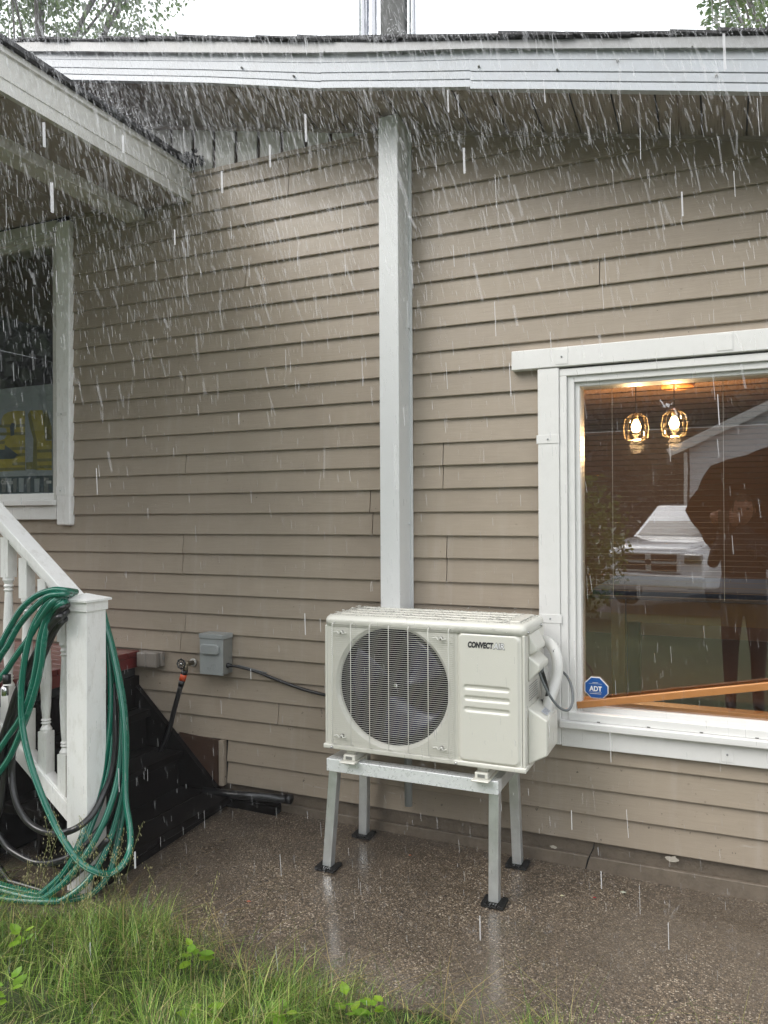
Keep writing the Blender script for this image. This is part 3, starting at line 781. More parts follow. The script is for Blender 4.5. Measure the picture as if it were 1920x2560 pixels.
boxo('lid_rib', 'ac_plastic', ac, AX1-.066, AX1-.03, -.37, -.14, AZ1+.0125, AZ1+.018, 0.003)
# service panel as a relief surface: raised door and three pressed slots
def sdr(px, pz, cx, cz, hx, hz, r):
    dx, dz = abs(px-cx)-hx+r, abs(pz-cz)-hz+r
    return math.hypot(max(dx, 0), max(dz, 0))+min(max(dx, dz), 0)-r
def sm(a, b_, x): u = min(1, max(0, (x-a)/(b_-a))); return u*u*(3-2*u)
def relief(x, z):
    h = 0.009*sm(0.006, -0.006, sdr(x, z, -0.8055, 0.745, 0.116, 0.238, 0.022))
    h -= 0.004*sm(0.004, -0.003, sdr(x, z, PSX+.012, 0.745, 0.006, 0.246, 0.005))
    for zz in (0.783, 0.742, 0.700): h -= 0.0055*sm(0.003, -0.005, sdr(x, z, -0.811, zz, 0.087, 0.0085, 0.0085))
    return h
gx0, gx1, gz0, gz1 = PSX+.0002, AX1-.012, AZ0+.016, AZ1-.030
nx, nz = 96, 190; vs = []; fs = []
for j in range(nz+1):
    for i in range(nx+1):
        x = gx0+(gx1-gx0)*i/nx; z = gz0+(gz1-gz0)*j/nz; vs.append((x, AY0-relief(x, z), z))
for j in range(nz):
    for i in range(nx): a = j*(nx+1)+i; fs.append((a, a+1, a+nx+2, a+nx+1))
MB().add(vs, fs).build('service_panel', 'ac_plastic', ac, smooth=True)
# logo
text_mesh('brand_lettering', 'CONVECT', 'ink', ac, (-0.884, AY0-.0100, 0.9310), 0.0240, (1, 0, -0.0), (0.12, 0, 1), bold=0.055, width=0.098)
text_mesh('brand_outline', 'AIR', 'ink', ac, (-0.7860, AY0-.0098, 0.9302), 0.0252, (1, 0, 0), (0.12, 0, 1), bold=0.062, width=0.046)
text_mesh('brand_lettering', 'AIR', 'sign_white', ac, (-0.7843, AY0-.0106, 0.9318), 0.0222, (1, 0, 0), (0.12, 0, 1), bold=0.018, width=0.0425)
# fan: shroud back, motor, blades, hub, bolts
n = 64; vs = [(FCX+r_*math.cos(2*PI*k/n), AY0+y_, FCZ+r_*math.sin(2*PI*k/n)) for r_, y_ in ((FR-.002, .0225), (FR-.006, .20)) for k in range(n)]
MB().add(vs, [(k, (k+1) % n, n+(k+1) % n, n+k) for k in range(n)]+[tuple(range(n, 2*n))]).build('shroud', 'fan_black', ac, smooth=False, fixn=False)
hub = MB().lathe([(0.050, 0.05), (0.052, 0.012), (0.045, 0.0), (0.012, -0.004)], (FCX, AY0+.052, FCZ), 'y', 28).build('fan_hub', 'fan_black', ac, smooth=True)
MB().lathe([(0.010, 0.0), (0.010, -0.012), (0.006, -0.016)], (FCX, AY0+.050, FCZ), 'y', 6).build('hub_nut', 'chrome', ac)
for k in range(3):
    a0 = k*2*PI/3+0.35; vs = []; nr, na = 7, 8
    for i in range(nr+1):
        rr = 0.045+(FR-0.022-0.045)*i/nr
        for j in range(na+1):
            u = j/na; span = 0.75+0.55*(i/nr); ang = a0+span*(u-.3)+0.35*(i/nr)
            rr2 = rr*(1-0.05*u) if i == nr else rr
            vs.append((FCX+rr2*math.cos(ang), AY0+.030+0.055*u-.01*math.sin(PI*u), FCZ+rr2*math.sin(ang)))
    fs = [(i*(na+1)+j, i*(na+1)+j+1, (i+1)*(na+1)+j+1, (i+1)*(na+1)+j) for i in range(nr) for j in range(na)]
    o = MB().add(vs, fs).build('fan_blade', 'fan_blade', ac, smooth=True)
    o.modifiers.new('s', 'SOLIDIFY').thickness = 0.003
# wire grille
GX0, GX1, GZ0, GZ1, GY = -1.458, -0.945, 0.508, 0.994, AY0-.020
wires = MB(); nh = 62
for i in range(nh):
    z = GZ0+(GZ1-GZ0)*i/(nh-1)
    wires.tube([(GX0-.004, AY0+.001, z), (GX0, GY+.006, z), (GX0+.006, GY, z), (GX1-.006, GY, z), (GX1, GY+.006, z), (GX1+.003, AY0+.001, z)], 0.00075, 5, False)
tag(wires.build('grille_wires', 'ac_wire', ac, smooth=True), kind='stuff')
for i in range(7):
    x = GX0+.010+(GX1-GX0-.020)*i/6
    MB().tube([(x, AY0+.001, GZ0-.004), (x, GY+.003, GZ0), (x, GY-.003, GZ0+.006), (x, GY-.003, GZ1-.004), (x, GY+.003, GZ1+.002), (x, AY0+.001, GZ1+.004)], 0.0017, 6).build('grille_rod', 'ac_wire', ac, smooth=True)
for cx_, cz_ in ((GX0+.045, GZ1-.035), (GX1-.045, GZ1-.035), (GX0+.045, GZ0+.035), (GX1-.045, GZ0+.035)):
    MB().tube(catmull([(cx_+dx, GY-.003, cz_+dz) for dx, dz in ((-.028, 0), (-.014, .004), (-.006, -.006), (.004, .006), (.012, -.004), (.026, .001))], 4), 0.0028, 6).build('grille_clip', 'ac_wire', ac, smooth=True)
    MB().lathe([(0.007, 0.018), (0.007, 0), (0.003, -.003)], (cx_, GY, cz_), 'y', 10).build('grille_screw', 'chrome', ac, smooth=True)
for x in (AX0+.035, PSX+.004):
    MB().lathe([(0.006, 0), (0.005, -.004), (.002, -.006)], (x, AY0-.010, AZ0+.004), 'y', 10).build('screw', 'chrome', ac, smooth=True)
# feet brackets
for x in (-1.385, -0.835):
    f = MB().box(x-.034, x+.034, AY0-.026, AY1+.03, 0.436, 0.443).box(x-.026, x+.026, AY0-.004, AY1, 0.443, 0.466).box(x-.022, x+.022, AY0+.015, AY1, 0.466, AZ0-.003)
    f.build('mounting_foot', 'ac_plastic', ac, bevel=0.004)
    MB().box(x-.014, x+.014, AY0-.0055, AY0-.0042, 0.448, 0.460).build('foot_slot', 'grey_box_dark', ac)
# right side: two grab covers and the valve cover
def wedge(nm, y0, y1, z0, z1, d, top_drop, bot_drop):
    x = AX1
    vs = [(x, y0, z0), (x, y1, z0), (x, y1, z1), (x, y0, z1), (x+d, y0+.012, z0+bot_drop), (x+d, y1-.012, z0+bot_drop), (x+d, y1-.012, z1-top_drop), (x+d, y0+.012, z1-top_drop)]
    return MB().add(vs, [(0, 1, 2, 3), (4, 5, 6, 7), (0, 4, 5, 1), (1, 5, 6, 2), (2, 6, 7, 3), (3, 7, 4, 0)]).build(nm, 'ac_plastic', ac, bevel=0.007, seg=3)
wedge('hand_grip', -.365, -.20, 0.905, 0.985, 0.030, 0.05, 0.012)
wedge('terminal_cover', -.375, -.20, 0.805, 0.905, 0.042, 0.035, 0.045)
vcv = wedge('valve_cover', -.385, -.17, 0.505, 0.715, 0.070, 0.045, 0.035)
MB().add([(AX1+.0385, -.33, .6935), (AX1+.0385, -.25, .6935), (AX1+.060, -.25, .681), (AX1+.060, -.33, .681)], [(0, 1, 2, 3)]).build('rating_label', 'label_grey', ac)
for k in range(9):
    xx = AX1+.041+.002*k
    MB().add([(xx, -.322, .6937-(xx-AX1-.0385)*.58), (xx, -.262, .6937-(xx-AX1-.0385)*.58), (xx+.0008, -.262, .6932-(xx-AX1-.0385)*.58), (xx+.0008, -.322, .6932-(xx-AX1-.0385)*.58)], [(0, 1, 2, 3)]).build('label_line', 'ink', ac)
for k in range(7):
    boxo('instruction_print', 'ink', ac, AX1+.0001, AX1+.0012, -.36, -.22, 0.735+.009*k, 0.7365+.009*k, 0)
for yy, zz in ((-.39, .993), (-.17, .993), (-.13, .9)):
    MB().lathe([(0.006, 0), (0.006, .005), (.003, .007)], (AX1+.003, yy, zz), 'x', 10).build('screw', 'chrome', ac, smooth=True)
def dens2(x, z): return 0.25+0.75*max(0, noise.noise(Vector((x*9, z*6, 5)))+.45)
droplets('water_droplets', ac, -0.935, -0.68, 0.50, 0.975, AY0-.0085, 1500, 0.0005, 0.0014, dens2)
droplets('water_droplets', ac, AX0+.01, AX1-.01, AZ1-.028, AZ1-.004, AY0-.0045, 350, 0.0008, 0.002)
mb = MB()
for i in range(2600):
    x, y = random.uniform(AX0+.005, AX1-.005), random.uniform(AY0+.01, AY1-.01)
    r = random.uniform(.001, .0045)*(1.4 if noise.noise(Vector((x*12, y*12, 0))) > .2 else .8); h = r*random.uniform(.35, .8)
    z = AZ1+.013+(.0052 if any(abs(y-q) < .016 for q in (-.36, -.29, -.22, -.15)) and x < AX1-.08 else 0)
    vs = [(x+r*math.cos(2*PI*q/6), y+r*math.sin(2*PI*q/6), z) for q in range(6)]+[(x+.6*r*math.cos(2*PI*q/6+.5), y+.6*r*math.sin(2*PI*q/6+.5), z+h) for q in range(6)]
    mb.add(vs, [(q, (q+1) % 6, 6+(q+1) % 6, 6+q) for q in range(6)]+[tuple(range(6, 12))])
tag(mb.build('water_droplets', 'water', ac, smooth=True), kind='stuff')
# line set, cable, straps on the right side of the unit
ls = thing('line_set', (0, 0, 0), 'white insulated pipes and grey cable looping beside the unit into the wall', 'pipes')
MB().tube(catmull([(-.625, -.25, .66), (-.618, -.23, .72), (-.600, -.19, .79), (-.600, -.17, .86), (-.625, -.14, .905), (-.665, -.10, .92), (-.72, -.06, .91), (-.80, -.04, .88)], 8), 0.022, 14).build('insulated_pipe', 'pipe_white', ls, smooth=True)
MB().tube(catmull([(-.64, -.20, .66), (-.645, -.18, .74), (-.655, -.15, .80), (-.68, -.11, .83), (-.76, -.07, .84)], 8), 0.018, 12).build('insulated_pipe', 'pipe_white', ls, smooth=True)
MB().tube(catmull([(-.645, -.30, .842), (-.630, -.30, .80), (-.605, -.29, .745), (-.575, -.27, .70), (-.545, -.25, .688), (-.533, -.22, .715), (-.545, -.18, .765), (-.575, -.14, .80), (-.63, -.09, .82)], 8), 0.0052, 8).build('cable', 'grey_cable', ls, smooth=True)
MB().tube(catmull([(-.640, -.28, .845), (-.628, -.27, .80), (-.622, -.25, .75), (-.640, -.22, .71), (-.66, -.2, .70)], 8), 0.007, 8).build('cable', 'rubber', ls, smooth=True)
MB().lathe([(0.014, 0.0), (0.014, -0.022), (0.009, -.03)], (-.640, -.295, .862), 'z', 12).build('cable_gland', 'grey_cable', ls, smooth=True)
MB().lathe([(.0235, -.003), (.0235, .003)], (-.612, -.155, .885), 'x', 16).build('pipe_strap', 'rubber', ls, smooth=True)

# ================================================================== STAND
st = thing('equipment_stand', (0, 0, 0), 'galvanised steel stand with four slim legs under the air conditioner', 'stand')
RZ0, RZ1 = 0.384, 0.435
mbx = boxo('front_rail', 'rail_metal', st, -1.497, -0.775, -0.405, -0.355, RZ0, RZ1, 0.0025)
boxo('rear_rail', 'galvanised', st, -1.497, -0.775, -0.12, -0.075, RZ0, RZ1, 0.0025)
for x in (-1.475, -0.797): boxo('side_rail', 'galvanised', st, x-.021, x+.021, -0.3548, -0.1202, RZ0+.002, RZ1-.001, 0.002)
legs = ((-1.470, -.380, -1.492, -.400), (-.795, -.380, -.793, -.400), (-1.468, -.095, -1.478, -.088), (-.795, -.095, -.782, -.088))
for xa, ya, xb, yb in legs:
    gz_ = ground_z(xb, yb)
    lg = MB()
    A, B = Vector((xa, ya, RZ0)), Vector((xb, yb, gz_+.012))
    lg.bar(A, B, 0.038, 0.038, Vector((0, 1, 0)))
    lg.build('leg', 'galvanised', st, bevel=0.002)
    pad = MB().box(xb-.043, xb+.043, yb-.040, yb+.040, gz_+.001, gz_+.007)
    for q in range(9):
        for s_ in (-1, 1):
            yy = yb-.039+.009*q
            pad.box(xb+(.022 if s_ > 0 else -.043), xb+(.043 if s_ > 0 else -.022), yy, yy+.004, gz_+.007, gz_+.014)
    for q in range(4):
        xx = xb-.020+.0105*q
        pad.box(xx, xx+.005, yb-.040, yb-.022, gz_+.007, gz_+.014)
    pad.build('rubber_pad', 'rubber', st)
# drain pipe stub below the unit
dp = MB().tube([(-1.27, -.075, .50), (-1.27, -.073, .16)], 0.017, 14)
dpo = thing('drain_pipe', (0, 0, 0), 'short grey conduit pipe hanging open behind the stand', 'pipe')
dp.build('pipe', 'grey_box', dpo, smooth=True)
MB().box(-1.40, -1.31, -.070, -.02, .435, .50).build('bracket', 'brown_wood', dpo, bevel=.003)

# ================================================================== ELECTRICAL THINGS ON THE WALL
eb = thing('disconnect_box', (0, 0, 0), 'grey metal electrical disconnect box with embossed duck mark on the siding', 'electrical box')
ex0, ex1, ez0, ez1 = -2.361, -2.225, 0.656, 0.853
boxo('enclosure', 'grey_box_dark', eb, ex0+.002, ex1-.001, -.094, -.017, ez0+.003, ez1-.003, .002)
boxo('door', 'grey_box', eb, ex0, ex1+.001, -.100, -.0945, ez0, ez1-.022, .0015)
boxo('rain_hood', 'grey_box', eb, ex0-.002, ex1+.003, -.104, -.018, ez1-.0215, ez1+.001, .002)
mbh = MB(); mbh.prism(rrect(ex0+.010, ex1-.016, .755, .806, .018), lambda x, z: (x, -.1005, z), lambda x, z: (x, -.114, z))
mbh.build('door_handle', 'grey_box', eb, bevel=.006, seg=3)
duck = [(-.022, -.004), (-.012, -.010), (.004, -.012), (.016, -.008), (.020, 0), (.016, .006), (.011, .008), (.012, .014), (.020, .013), (.021, .016), (.014, .019), (.010, .024), (.004, .023), (.001, .017), (.005, .008), (-.006, .005), (-.014, .003), (-.024, .001)]
MB().tube([(-2.289+x, -.1008, .690+z*.95) for x, z in duck+[duck[0]]], 0.0011, 5).build('embossed_mark', 'grey_box', eb, smooth=True)
MB().lathe([(.013, 0), (.013, .006), (.009, .008), (.009, .022), (.006, .024)], (ex1, -.060, .700), 'x', 12).build('cable_gland', 'black_metal', eb, smooth=True)
wh = thing('power_whip', (0, 0, 0), 'black electrical cable sagging from the grey box to the outdoor unit', 'cable')
MB().tube(catmull([(-2.205, -.060, .700), (-2.17, -.055, .697), (-2.08, -.04, .678), (-1.95, -.03, .642), (-1.82, -.03, .612), (-1.70, -.04, .598), (-1.58, -.08, .592), (-1.48, -.14, .590)], 8), [0.0065]*20+[.008]*24+[.0065]*13, 8).build('cable', 'black_hose', wh, smooth=True)
MB().tube(catmull([(-2.17, -.052, .703), (-2.10, -.040, .689), (-2.02, -.030, .672)], 8), 0.0028, 6).build('cable_tail', 'grey_cable', wh, smooth=True)
ob = thing('outlet_box', (0, 0, 0), 'taupe plastic outdoor outlet cover left of the faucet', 'outlet')
boxo('back_box', 'taupe_plastic', ob, -2.772, -2.642, -.045, -.017, .660, .733, .004)
boxo('cover', 'taupe_plastic', ob, -2.778, -2.718, -.078, -.0452, .655, .732, .008)
boxo('cover', 'taupe_plastic', ob, -2.7165, -2.655, -.078, -.0452, .655, .734, .008)
MB().lathe([(.008, 0), (.008, .002)], (-2.642, -.03, .70), 'x', 10).build('knockout', 'grey_box_dark', ob)
fc = thing('hose_faucet', (0, 0, 0), 'outdoor faucet with black round handle and black hose attached', 'faucet')
MB().lathe([(.021, -.017), (.020, -.021), (.016, -.023)], (-2.464, 0, .690), 'y', 16).build('wall_plate', 'old_white', fc, smooth=True)
MB().tube([(-2.464, -.02, .690), (-2.464, -.085, .692)], .013, 12).build('faucet_body', 'brass', fc, smooth=True)
MB().tube([(-2.464, -.078, .695), (-2.464, -.082, .655)], [.014, .012], 12).build('spout', 'brass', fc, smooth=True)
hw = MB(); cx_, cy_, cz_ = -2.459, -.118, .700
hw.tube([(cx_+.023*(1+.08*math.cos(8*a))*math.cos(a), cy_, cz_+.023*(1+.08*math.cos(8*a))*math.sin(a)) for a in [2*PI*q/48 for q in range(49)]], .0036, 6)
for q in range(8):
    a = 2*PI*q/8; hw.tube([(cx_, cy_, cz_), (cx_+.022*math.cos(a), cy_, cz_+.022*math.sin(a))], .0022, 5)
hw.build('hand_wheel', 'black_metal', fc, smooth=True)
MB().lathe([(.007, .03), (.007, -.003), (.003, -.006)], (cx_, cy_, cz_), 'y', 10).build('wheel_nut', 'chrome', fc, smooth=True)
A = Vector((-2.464, -.083, .662)); B = Vector((-2.560, -.10, .335)); dd = (B-A).normalized()
MB().tube([A, A+dd*.02], .0165, 14).build('hose_coupling', 'black_metal', fc, smooth=True)
MB().tube([A+dd*.020, A+dd*.052], .0165, 14).build('coupling_ring', 'orange_plastic', fc, smooth=True)
MB().tube([A+dd*.052, A+dd*.085], [.0155, .014], 14).build('hose_sleeve', 'black_metal', fc, smooth=True)
MB().tube(catmull([A+dd*.08, A+dd*.2, B, B+Vector((-.06, -.02, -.12)), B+Vector((-.14, -.06, -.2))], 6), .0125, 12).build('supply_hose', 'black_hose', fc, smooth=True)
# dark board, trim strip and black pipe at the foot of the wall
MB().add([(-2.55, -.022, .33), (-2.285, -.022, .315), (-2.285, -.022, .08), (-2.55, -.022, .05), (-2.55, -.002, .33), (-2.285, -.002, .315), (-2.285, -.002, .08), (-2.55, -.002, .05)],
         [(0, 1, 2, 3), (7, 6, 5, 4), (0, 4, 5, 1), (1, 5, 6, 2), (2, 6, 7, 3), (3, 7, 4, 0)]).build('skirt_board', 'brown_wood', house, bevel=.002)
boxo('corner_trim', 'siding', house, -2.300, -2.272, -.034, -.002, .095, .318, .003)
bpo = thing('black_pipe', (0, 0, 0), 'wet black drain pipe lying along the foot of the wall', 'pipe')
MB().tube([(-2.35, -.085, .075), (-2.22, -.075, .078), (-1.87, -.062, .098)], .020, 14).build('pipe', 'black_hose', bpo, smooth=True)
for _ in (0,):
    MB().lathe([(.023, -.01), (.023, .01)], (-1.878, -.062, .0975), 'x', 14).build('pipe_end', 'black_metal', bpo, smooth=True)
MB().box(-2.30, -1.95, -.07, -.014, ground_z(-2.1, -.05)-.02, .055).build('pipe_rest_shadow', 'dark_wood', bpo, bevel=.004)  # block under the pipe; its black also stands for the shadow there

# ================================================================== DECK AND STAIRS (parts of the house)
deck = boxo('porch_deck', 'dark_gap', house, -6.0, -2.83, -1.0, -0.03, -.08, .69, 0)
y = -.02
while y > -1.02:
    boxo('deck_board', 'red_wood', deck, -6.0, -2.802, y-.088, y-.003, .702, .730, .003); y -= .091
boxo('deck_rim', 'red_wood', deck, -2.829, -2.806, -1.02, -.03, .645, .7015, .003)
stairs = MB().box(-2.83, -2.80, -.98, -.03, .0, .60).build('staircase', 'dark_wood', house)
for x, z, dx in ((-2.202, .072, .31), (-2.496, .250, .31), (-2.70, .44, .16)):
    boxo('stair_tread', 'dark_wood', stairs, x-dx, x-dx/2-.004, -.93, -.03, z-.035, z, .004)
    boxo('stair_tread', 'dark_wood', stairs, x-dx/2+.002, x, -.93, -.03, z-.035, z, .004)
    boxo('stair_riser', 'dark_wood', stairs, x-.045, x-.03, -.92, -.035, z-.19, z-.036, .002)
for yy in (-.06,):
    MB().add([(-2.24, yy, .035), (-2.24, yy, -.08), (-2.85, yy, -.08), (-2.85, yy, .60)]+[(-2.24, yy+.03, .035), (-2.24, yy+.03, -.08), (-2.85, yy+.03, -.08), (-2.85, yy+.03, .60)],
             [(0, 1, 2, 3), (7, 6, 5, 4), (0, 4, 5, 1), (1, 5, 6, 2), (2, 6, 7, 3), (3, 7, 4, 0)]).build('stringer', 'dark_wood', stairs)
# stair railing
RY = -0.89
pX1, pY0, pw_ = -2.257, -.940, .104
rail = MB().box(pX1-pw_, pX1, pY0, pY0+pw_, ground_z(pX1, pY0)-.02, 1.075).build('stair_railing', 'post_paint', house, bevel=.003)
rail['label'] = 'newel post of the white stair railing'
cb = MB().box(pX1-pw_-.006, pX1+.006, pY0-.006, pY0+pw_+.006, 1.060, 1.098)
cb.build('post_cap_collar', 'post_paint', rail, bevel=.002)
cx_, cy_ = pX1-pw_/2, pY0+pw_/2; q = pw_/2+.016
MB().add([(cx_-q, cy_-q, 1.098), (cx_+q, cy_-q, 1.098), (cx_+q, cy_+q, 1.098), (cx_-q, cy_+q, 1.098), (cx_-q, cy_-q, 1.106), (cx_+q, cy_-q, 1.106), (cx_+q, cy_+q, 1.106), (cx_-q, cy_+q, 1.106), (cx_, cy_, 1.128)],
         [(3, 2, 1, 0), (0, 1, 5, 4), (1, 2, 6, 5), (2, 3, 7, 6), (3, 0, 4, 7), (4, 5, 8), (5, 6, 8), (6, 7, 8), (7, 4, 8)]).build('post_cap', 'post_paint', rail)
SL = -0.80
def rz_top(x): return 1.105+SL*(x+2.37)              # centre line of the top rail
def rz_bot(x): return 0.262+(-0.745)*(x+2.355)
xa, xb = -3.3, -2.362
MB().bar((xa, RY, rz_top(xa)), (xb, RY, rz_top(xb)), .088, .036).build('top_rail', 'post_paint', rail, bevel=.004)
MB().bar((xa, RY, rz_top(xa)-.035), (xb, RY, rz_top(xb)-.035), .036, .034).build('top_rail', 'post_paint', rail, bevel=.003)
MB().bar((xa, RY, rz_bot(xa)-.02), (xb, RY, rz_bot(xb)-.02), .060, .060).build('bottom_rail', 'post_paint', rail, bevel=.005)
MB().bar((xa, RY-.001, rz_bot(xa)+.012), (xb, RY-.001, rz_bot(xb)+.012), .044, .020).build('bottom_rail', 'post_paint', rail, bevel=.004)
xq = -2.418
while xq > -3.2:
    z0, z1 = rz_bot(xq)+.01, rz_top(xq)-.05; L = z1-z0
    bl = MB(); hw_ = .022
    bl.box(xq-hw_, xq+hw_, RY-hw_, RY+hw_, z0, z0+.21*L); bl.box(xq-hw_, xq+hw_, RY-hw_, RY+hw_, z1-.21*L, z1)
    pr = [(.022, .0), (.0235, .02), (.016, .05), (.014, .06), (.020, .075), (.014, .09), (.020, .10), (.0145, .115), (.0185, .22), (.0225, .45), (.020, .62), (.0155, .82), (.0145, .87), (.020, .885), (.014, .9), (.020, .92), (.015, .94), (.0235, .975), (.022, 1)]
    bl.lathe([(r, z0+.21*L+.58*L*h) for r, h in pr], (xq, RY, 0), 'z', 14)
    bl.build('baluster', 'post_paint', rail, bevel=.0)
    xq -= .105

# ================================================================== HOSES
def c4p(x, y): return x/2.2125, 1300+y/2.2125
def hose(nm, pts, m, r, parent, stripe=False):
    P = []
    for x, y, Y in pts:
        px, py = c4p(x, y); P.append(at(px, py, Y))
    P = [Vector((q.x, q.y, max(q.z, ground_z(q.x, q.y)+r))) for q in catmull(P, 8)]
    o = MB().tube(P, r, 12).build(nm, m, parent, smooth=True)
    if stripe:
        cam_l = Vector((0, -DCAM, HCAM))
        s_ = MB(); off = []
        for i, p_ in enumerate(P):
            d_ = (P[min(i+1, len(P)-1)]-P[max(i-1, 0)]).normalized()
            side = d_.cross(Vector((0.35, -1, 0.15))).normalized(); nn = side.cross(d_).normalized()
            if nn.y > 0: nn = -nn
            off.append(p_+(nn*.95+side*.25).normalized()*(r-.0006))
        s_.tube(off, .0013, 5).build('hose_stripe', 'hose_stripe', o, smooth=True)
gh = thing('garden_hose', (0, 0, 0), 'green garden hose coiled over the white stair post and down to the grass', 'hose')
F, K_ = -1.0, -.80
R1 = .0124
hose('hose_loop', [(372, 440, -.93), (340, 432, F+.02), (290, 440, F), (232, 500, F-.01), (172, 620, F-.02), (132, 800, F-.03), (116, 1000, F-.03), (130, 1180, F-.03), (170, 1350, F-.04), (230, 1520, F-.05), (300, 1680, F-.05), (370, 1800, F-.06), (440, 1890, F-.06), (530, 1945, F-.05), (610, 1955, F), (680, 1905, -.95), (718, 1820, -.90), (718, 1700, -.87), (695, 1540, -.85), (693, 1300, -.83), (682, 1080, -.82), (652, 880, -.81), (612, 690, -.80), (578, 570, -.80), (545, 480, -.80)], 'green_hose', R1, gh, True)
hose('hose_loop', [(420, 398, -.90), (360, 390, F+.02), (290, 388, F), (200, 420, F-.01), (120, 490, F-.02), (60, 585, F-.02), (0, 700, F-.03), (-60, 860, F-.03), (-120, 1100, F-.03), (-110, 1300, F), (-40, 1600, F), (-60, 1900, F), (-100, 2080, F-.02), (0, 2172, F-.03), (100, 2165, F-.03), (260, 2060, F-.02), (380, 1910, F), (430, 1810, -.98), (480, 1680, -.93), (535, 1540, -.88), (575, 1350, -.84), (605, 1150, -.82), (612, 1000, -.81), (606, 800, -.80), (585, 600, -.80), (560, 500, -.80)], 'green_hose', R1, gh, True)
hose('hose_loop', [(400, 410, -.92), (350, 410, F+.01), (260, 425, F-.012), (170, 505, F-.02), (100, 590, F-.02), (45, 690, F-.03), (0, 760, F-.03), (-70, 900, F-.02), (-130, 1150, F), (-110, 1500, F)], 'green_hose', R1, gh, True)
hose('hose_loop', [(380, 432, -.92), (340, 430, F+.03), (290, 455, F-.01), (215, 560, F-.012), (155, 660, F-.02), (90, 750, F-.03), (30, 840, F-.03), (-20, 900, F-.03), (-90, 1000, F)], 'green_hose', R1, gh, True)
hose('hose_loop', [(375, 450, -.93), (330, 455, F+.01), (268, 510, F+.002), (222, 650, F-.005), (200, 800, F-.008), (165, 960, F-.01), (110, 1100, F-.012), (50, 1190, F-.015), (0, 1265, F-.02), (-60, 1360, F)], 'green_hose', R1, gh, True)
hose('hose_loop', [(560, 520, -.79), (600, 620, -.79), (655, 850, -.79), (688, 1060, -.80), (698, 1300, -.81), (680, 1500, -.83), (630, 1700, -.87), (565, 1870, -.92), (470, 2010, -.98), (330, 2110, F-.03), (150, 2175, F-.05), (0, 2195, F-.06), (-80, 2180, F-.06)], 'green_hose', R1, gh, True)
hose('hose_loop', [(565, 530, -.785), (592, 640, -.785), (632, 1000, -.79), (618, 1300, -.82), (575, 1500, -.86), (520, 1650, -.91), (440, 1840, -.97), (330, 1975, F-.01), (200, 2085, F-.03), (80, 2140, F-.04), (-20, 2060, F-.04), (-90, 1950, F-.03)], 'green_hose', R1, gh, True)
hose('hose_loop', [(690, 1430, -.80), (688, 1540, -.80), (655, 1750, -.84), (600, 1960, -.90), (490, 2080, -.96), (330, 2165, F-.03), (180, 2210, F-.07), (20, 2225, F-.1), (-60, 2215, F-.1)], 'green_hose', R1, gh, True)
MB().lathe([(.0, -.02), (.013, -.018), (.013, .018), (.0, .02)], at(*c4p(28, 945), F-.03), 'z', 12).build('hose_coupling', 'chrome', gh, smooth=True)
MB().lathe([(.0, -.02), (.0155, -.018), (.0155, .018), (.0, .02)], at(*c4p(38, 880), F-.03), 'z', 12).build('hose_coupling', 'black_metal', gh, smooth=True)
hose('hose_loop', [(382, 455, -.92), (345, 462, F+.008), (285, 520, F+.012), (248, 640, F), (228, 800, F-.004), (190, 960, F-.006), (128, 1140, F-.01), (60, 1300, F-.015), (-20, 1420, F-.02)], 'green_hose', R1, gh, True)
hose('hose_loop', [(570, 505, -.795), (618, 700, -.79), (668, 950, -.79), (676, 1150, -.80), (660, 1380, -.83), (610, 1580, -.88), (540, 1740, -.93), (455, 1880, -.98), (350, 2010, F-.02), (210, 2110, F-.05), (60, 2150, F-.06), (-60, 2110, F-.06)], 'green_hose', R1, gh, True)
bh = thing('black_hose', (0, 0, 0), 'black rubber hose bundled with the green one around the stair post', 'hose')
hose('hose_loop', [(380, 470, -.93), (350, 480, -.99), (300, 545, F+.015), (240, 650, F+.01), (180, 790, F+.01), (120, 930, F+.01), (60, 1120, F+.01), (20, 1260, F+.01), (-10, 1400, F+.01), (-40, 1560, F+.01), (-80, 1760, F)], 'black_hose', .0125, bh)
hose('hose_loop', [(380, 500, -.93), (350, 520, -.98), (300, 600, F+.03), (230, 720, F+.02), (150, 870, F+.02), (105, 1020, F+.02), (80, 1200, F+.02), (65, 1400, F+.02), (90, 1560, F), (150, 1665, F), (240, 1722, F), (340, 1732, F-.01), (430, 1700, -.99), (510, 1630, -.93), (570, 1520, -.87), (620, 1380, -.83), (640, 1200, -.81), (630, 900, -.79)], 'black_hose', .0125, bh)
hose('hose_loop', [(370, 540, -.93), (335, 570, -.97), (290, 640, F+.04), (200, 850, F+.03), (120, 1050, F+.03), (60, 1250, F+.03), (20, 1450, F+.02), (0, 1600, F+.01), (-60, 1720, F)], 'black_hose', .0125, bh)
hose('hose_loop', [(-60, 1680, F), (0, 1755, F), (60, 1825, F), (200, 1895, F), (330, 1885, F), (440, 1820, -.97), (560, 1700, -.90), (620, 1600, -.86), (650, 1500, -.84)], 'black_hose', .0125, bh)
hose('hose_loop', [(-60, 1850, F), (0, 1930, F), (60, 2010, F), (150, 2065, F), (260, 2060, F), (370, 2000, -.99), (480, 1900, -.95), (600, 1760, -.90)], 'black_hose', .0125, bh)
hose('hose_loop', [(360, 520, -.94), (330, 535, F+.0), (275, 590, F+.01), (215, 700, F), (150, 830, F), (90, 960, F), (30, 1150, F), (-30, 1300, F)], 'black_hose', .0125, bh)

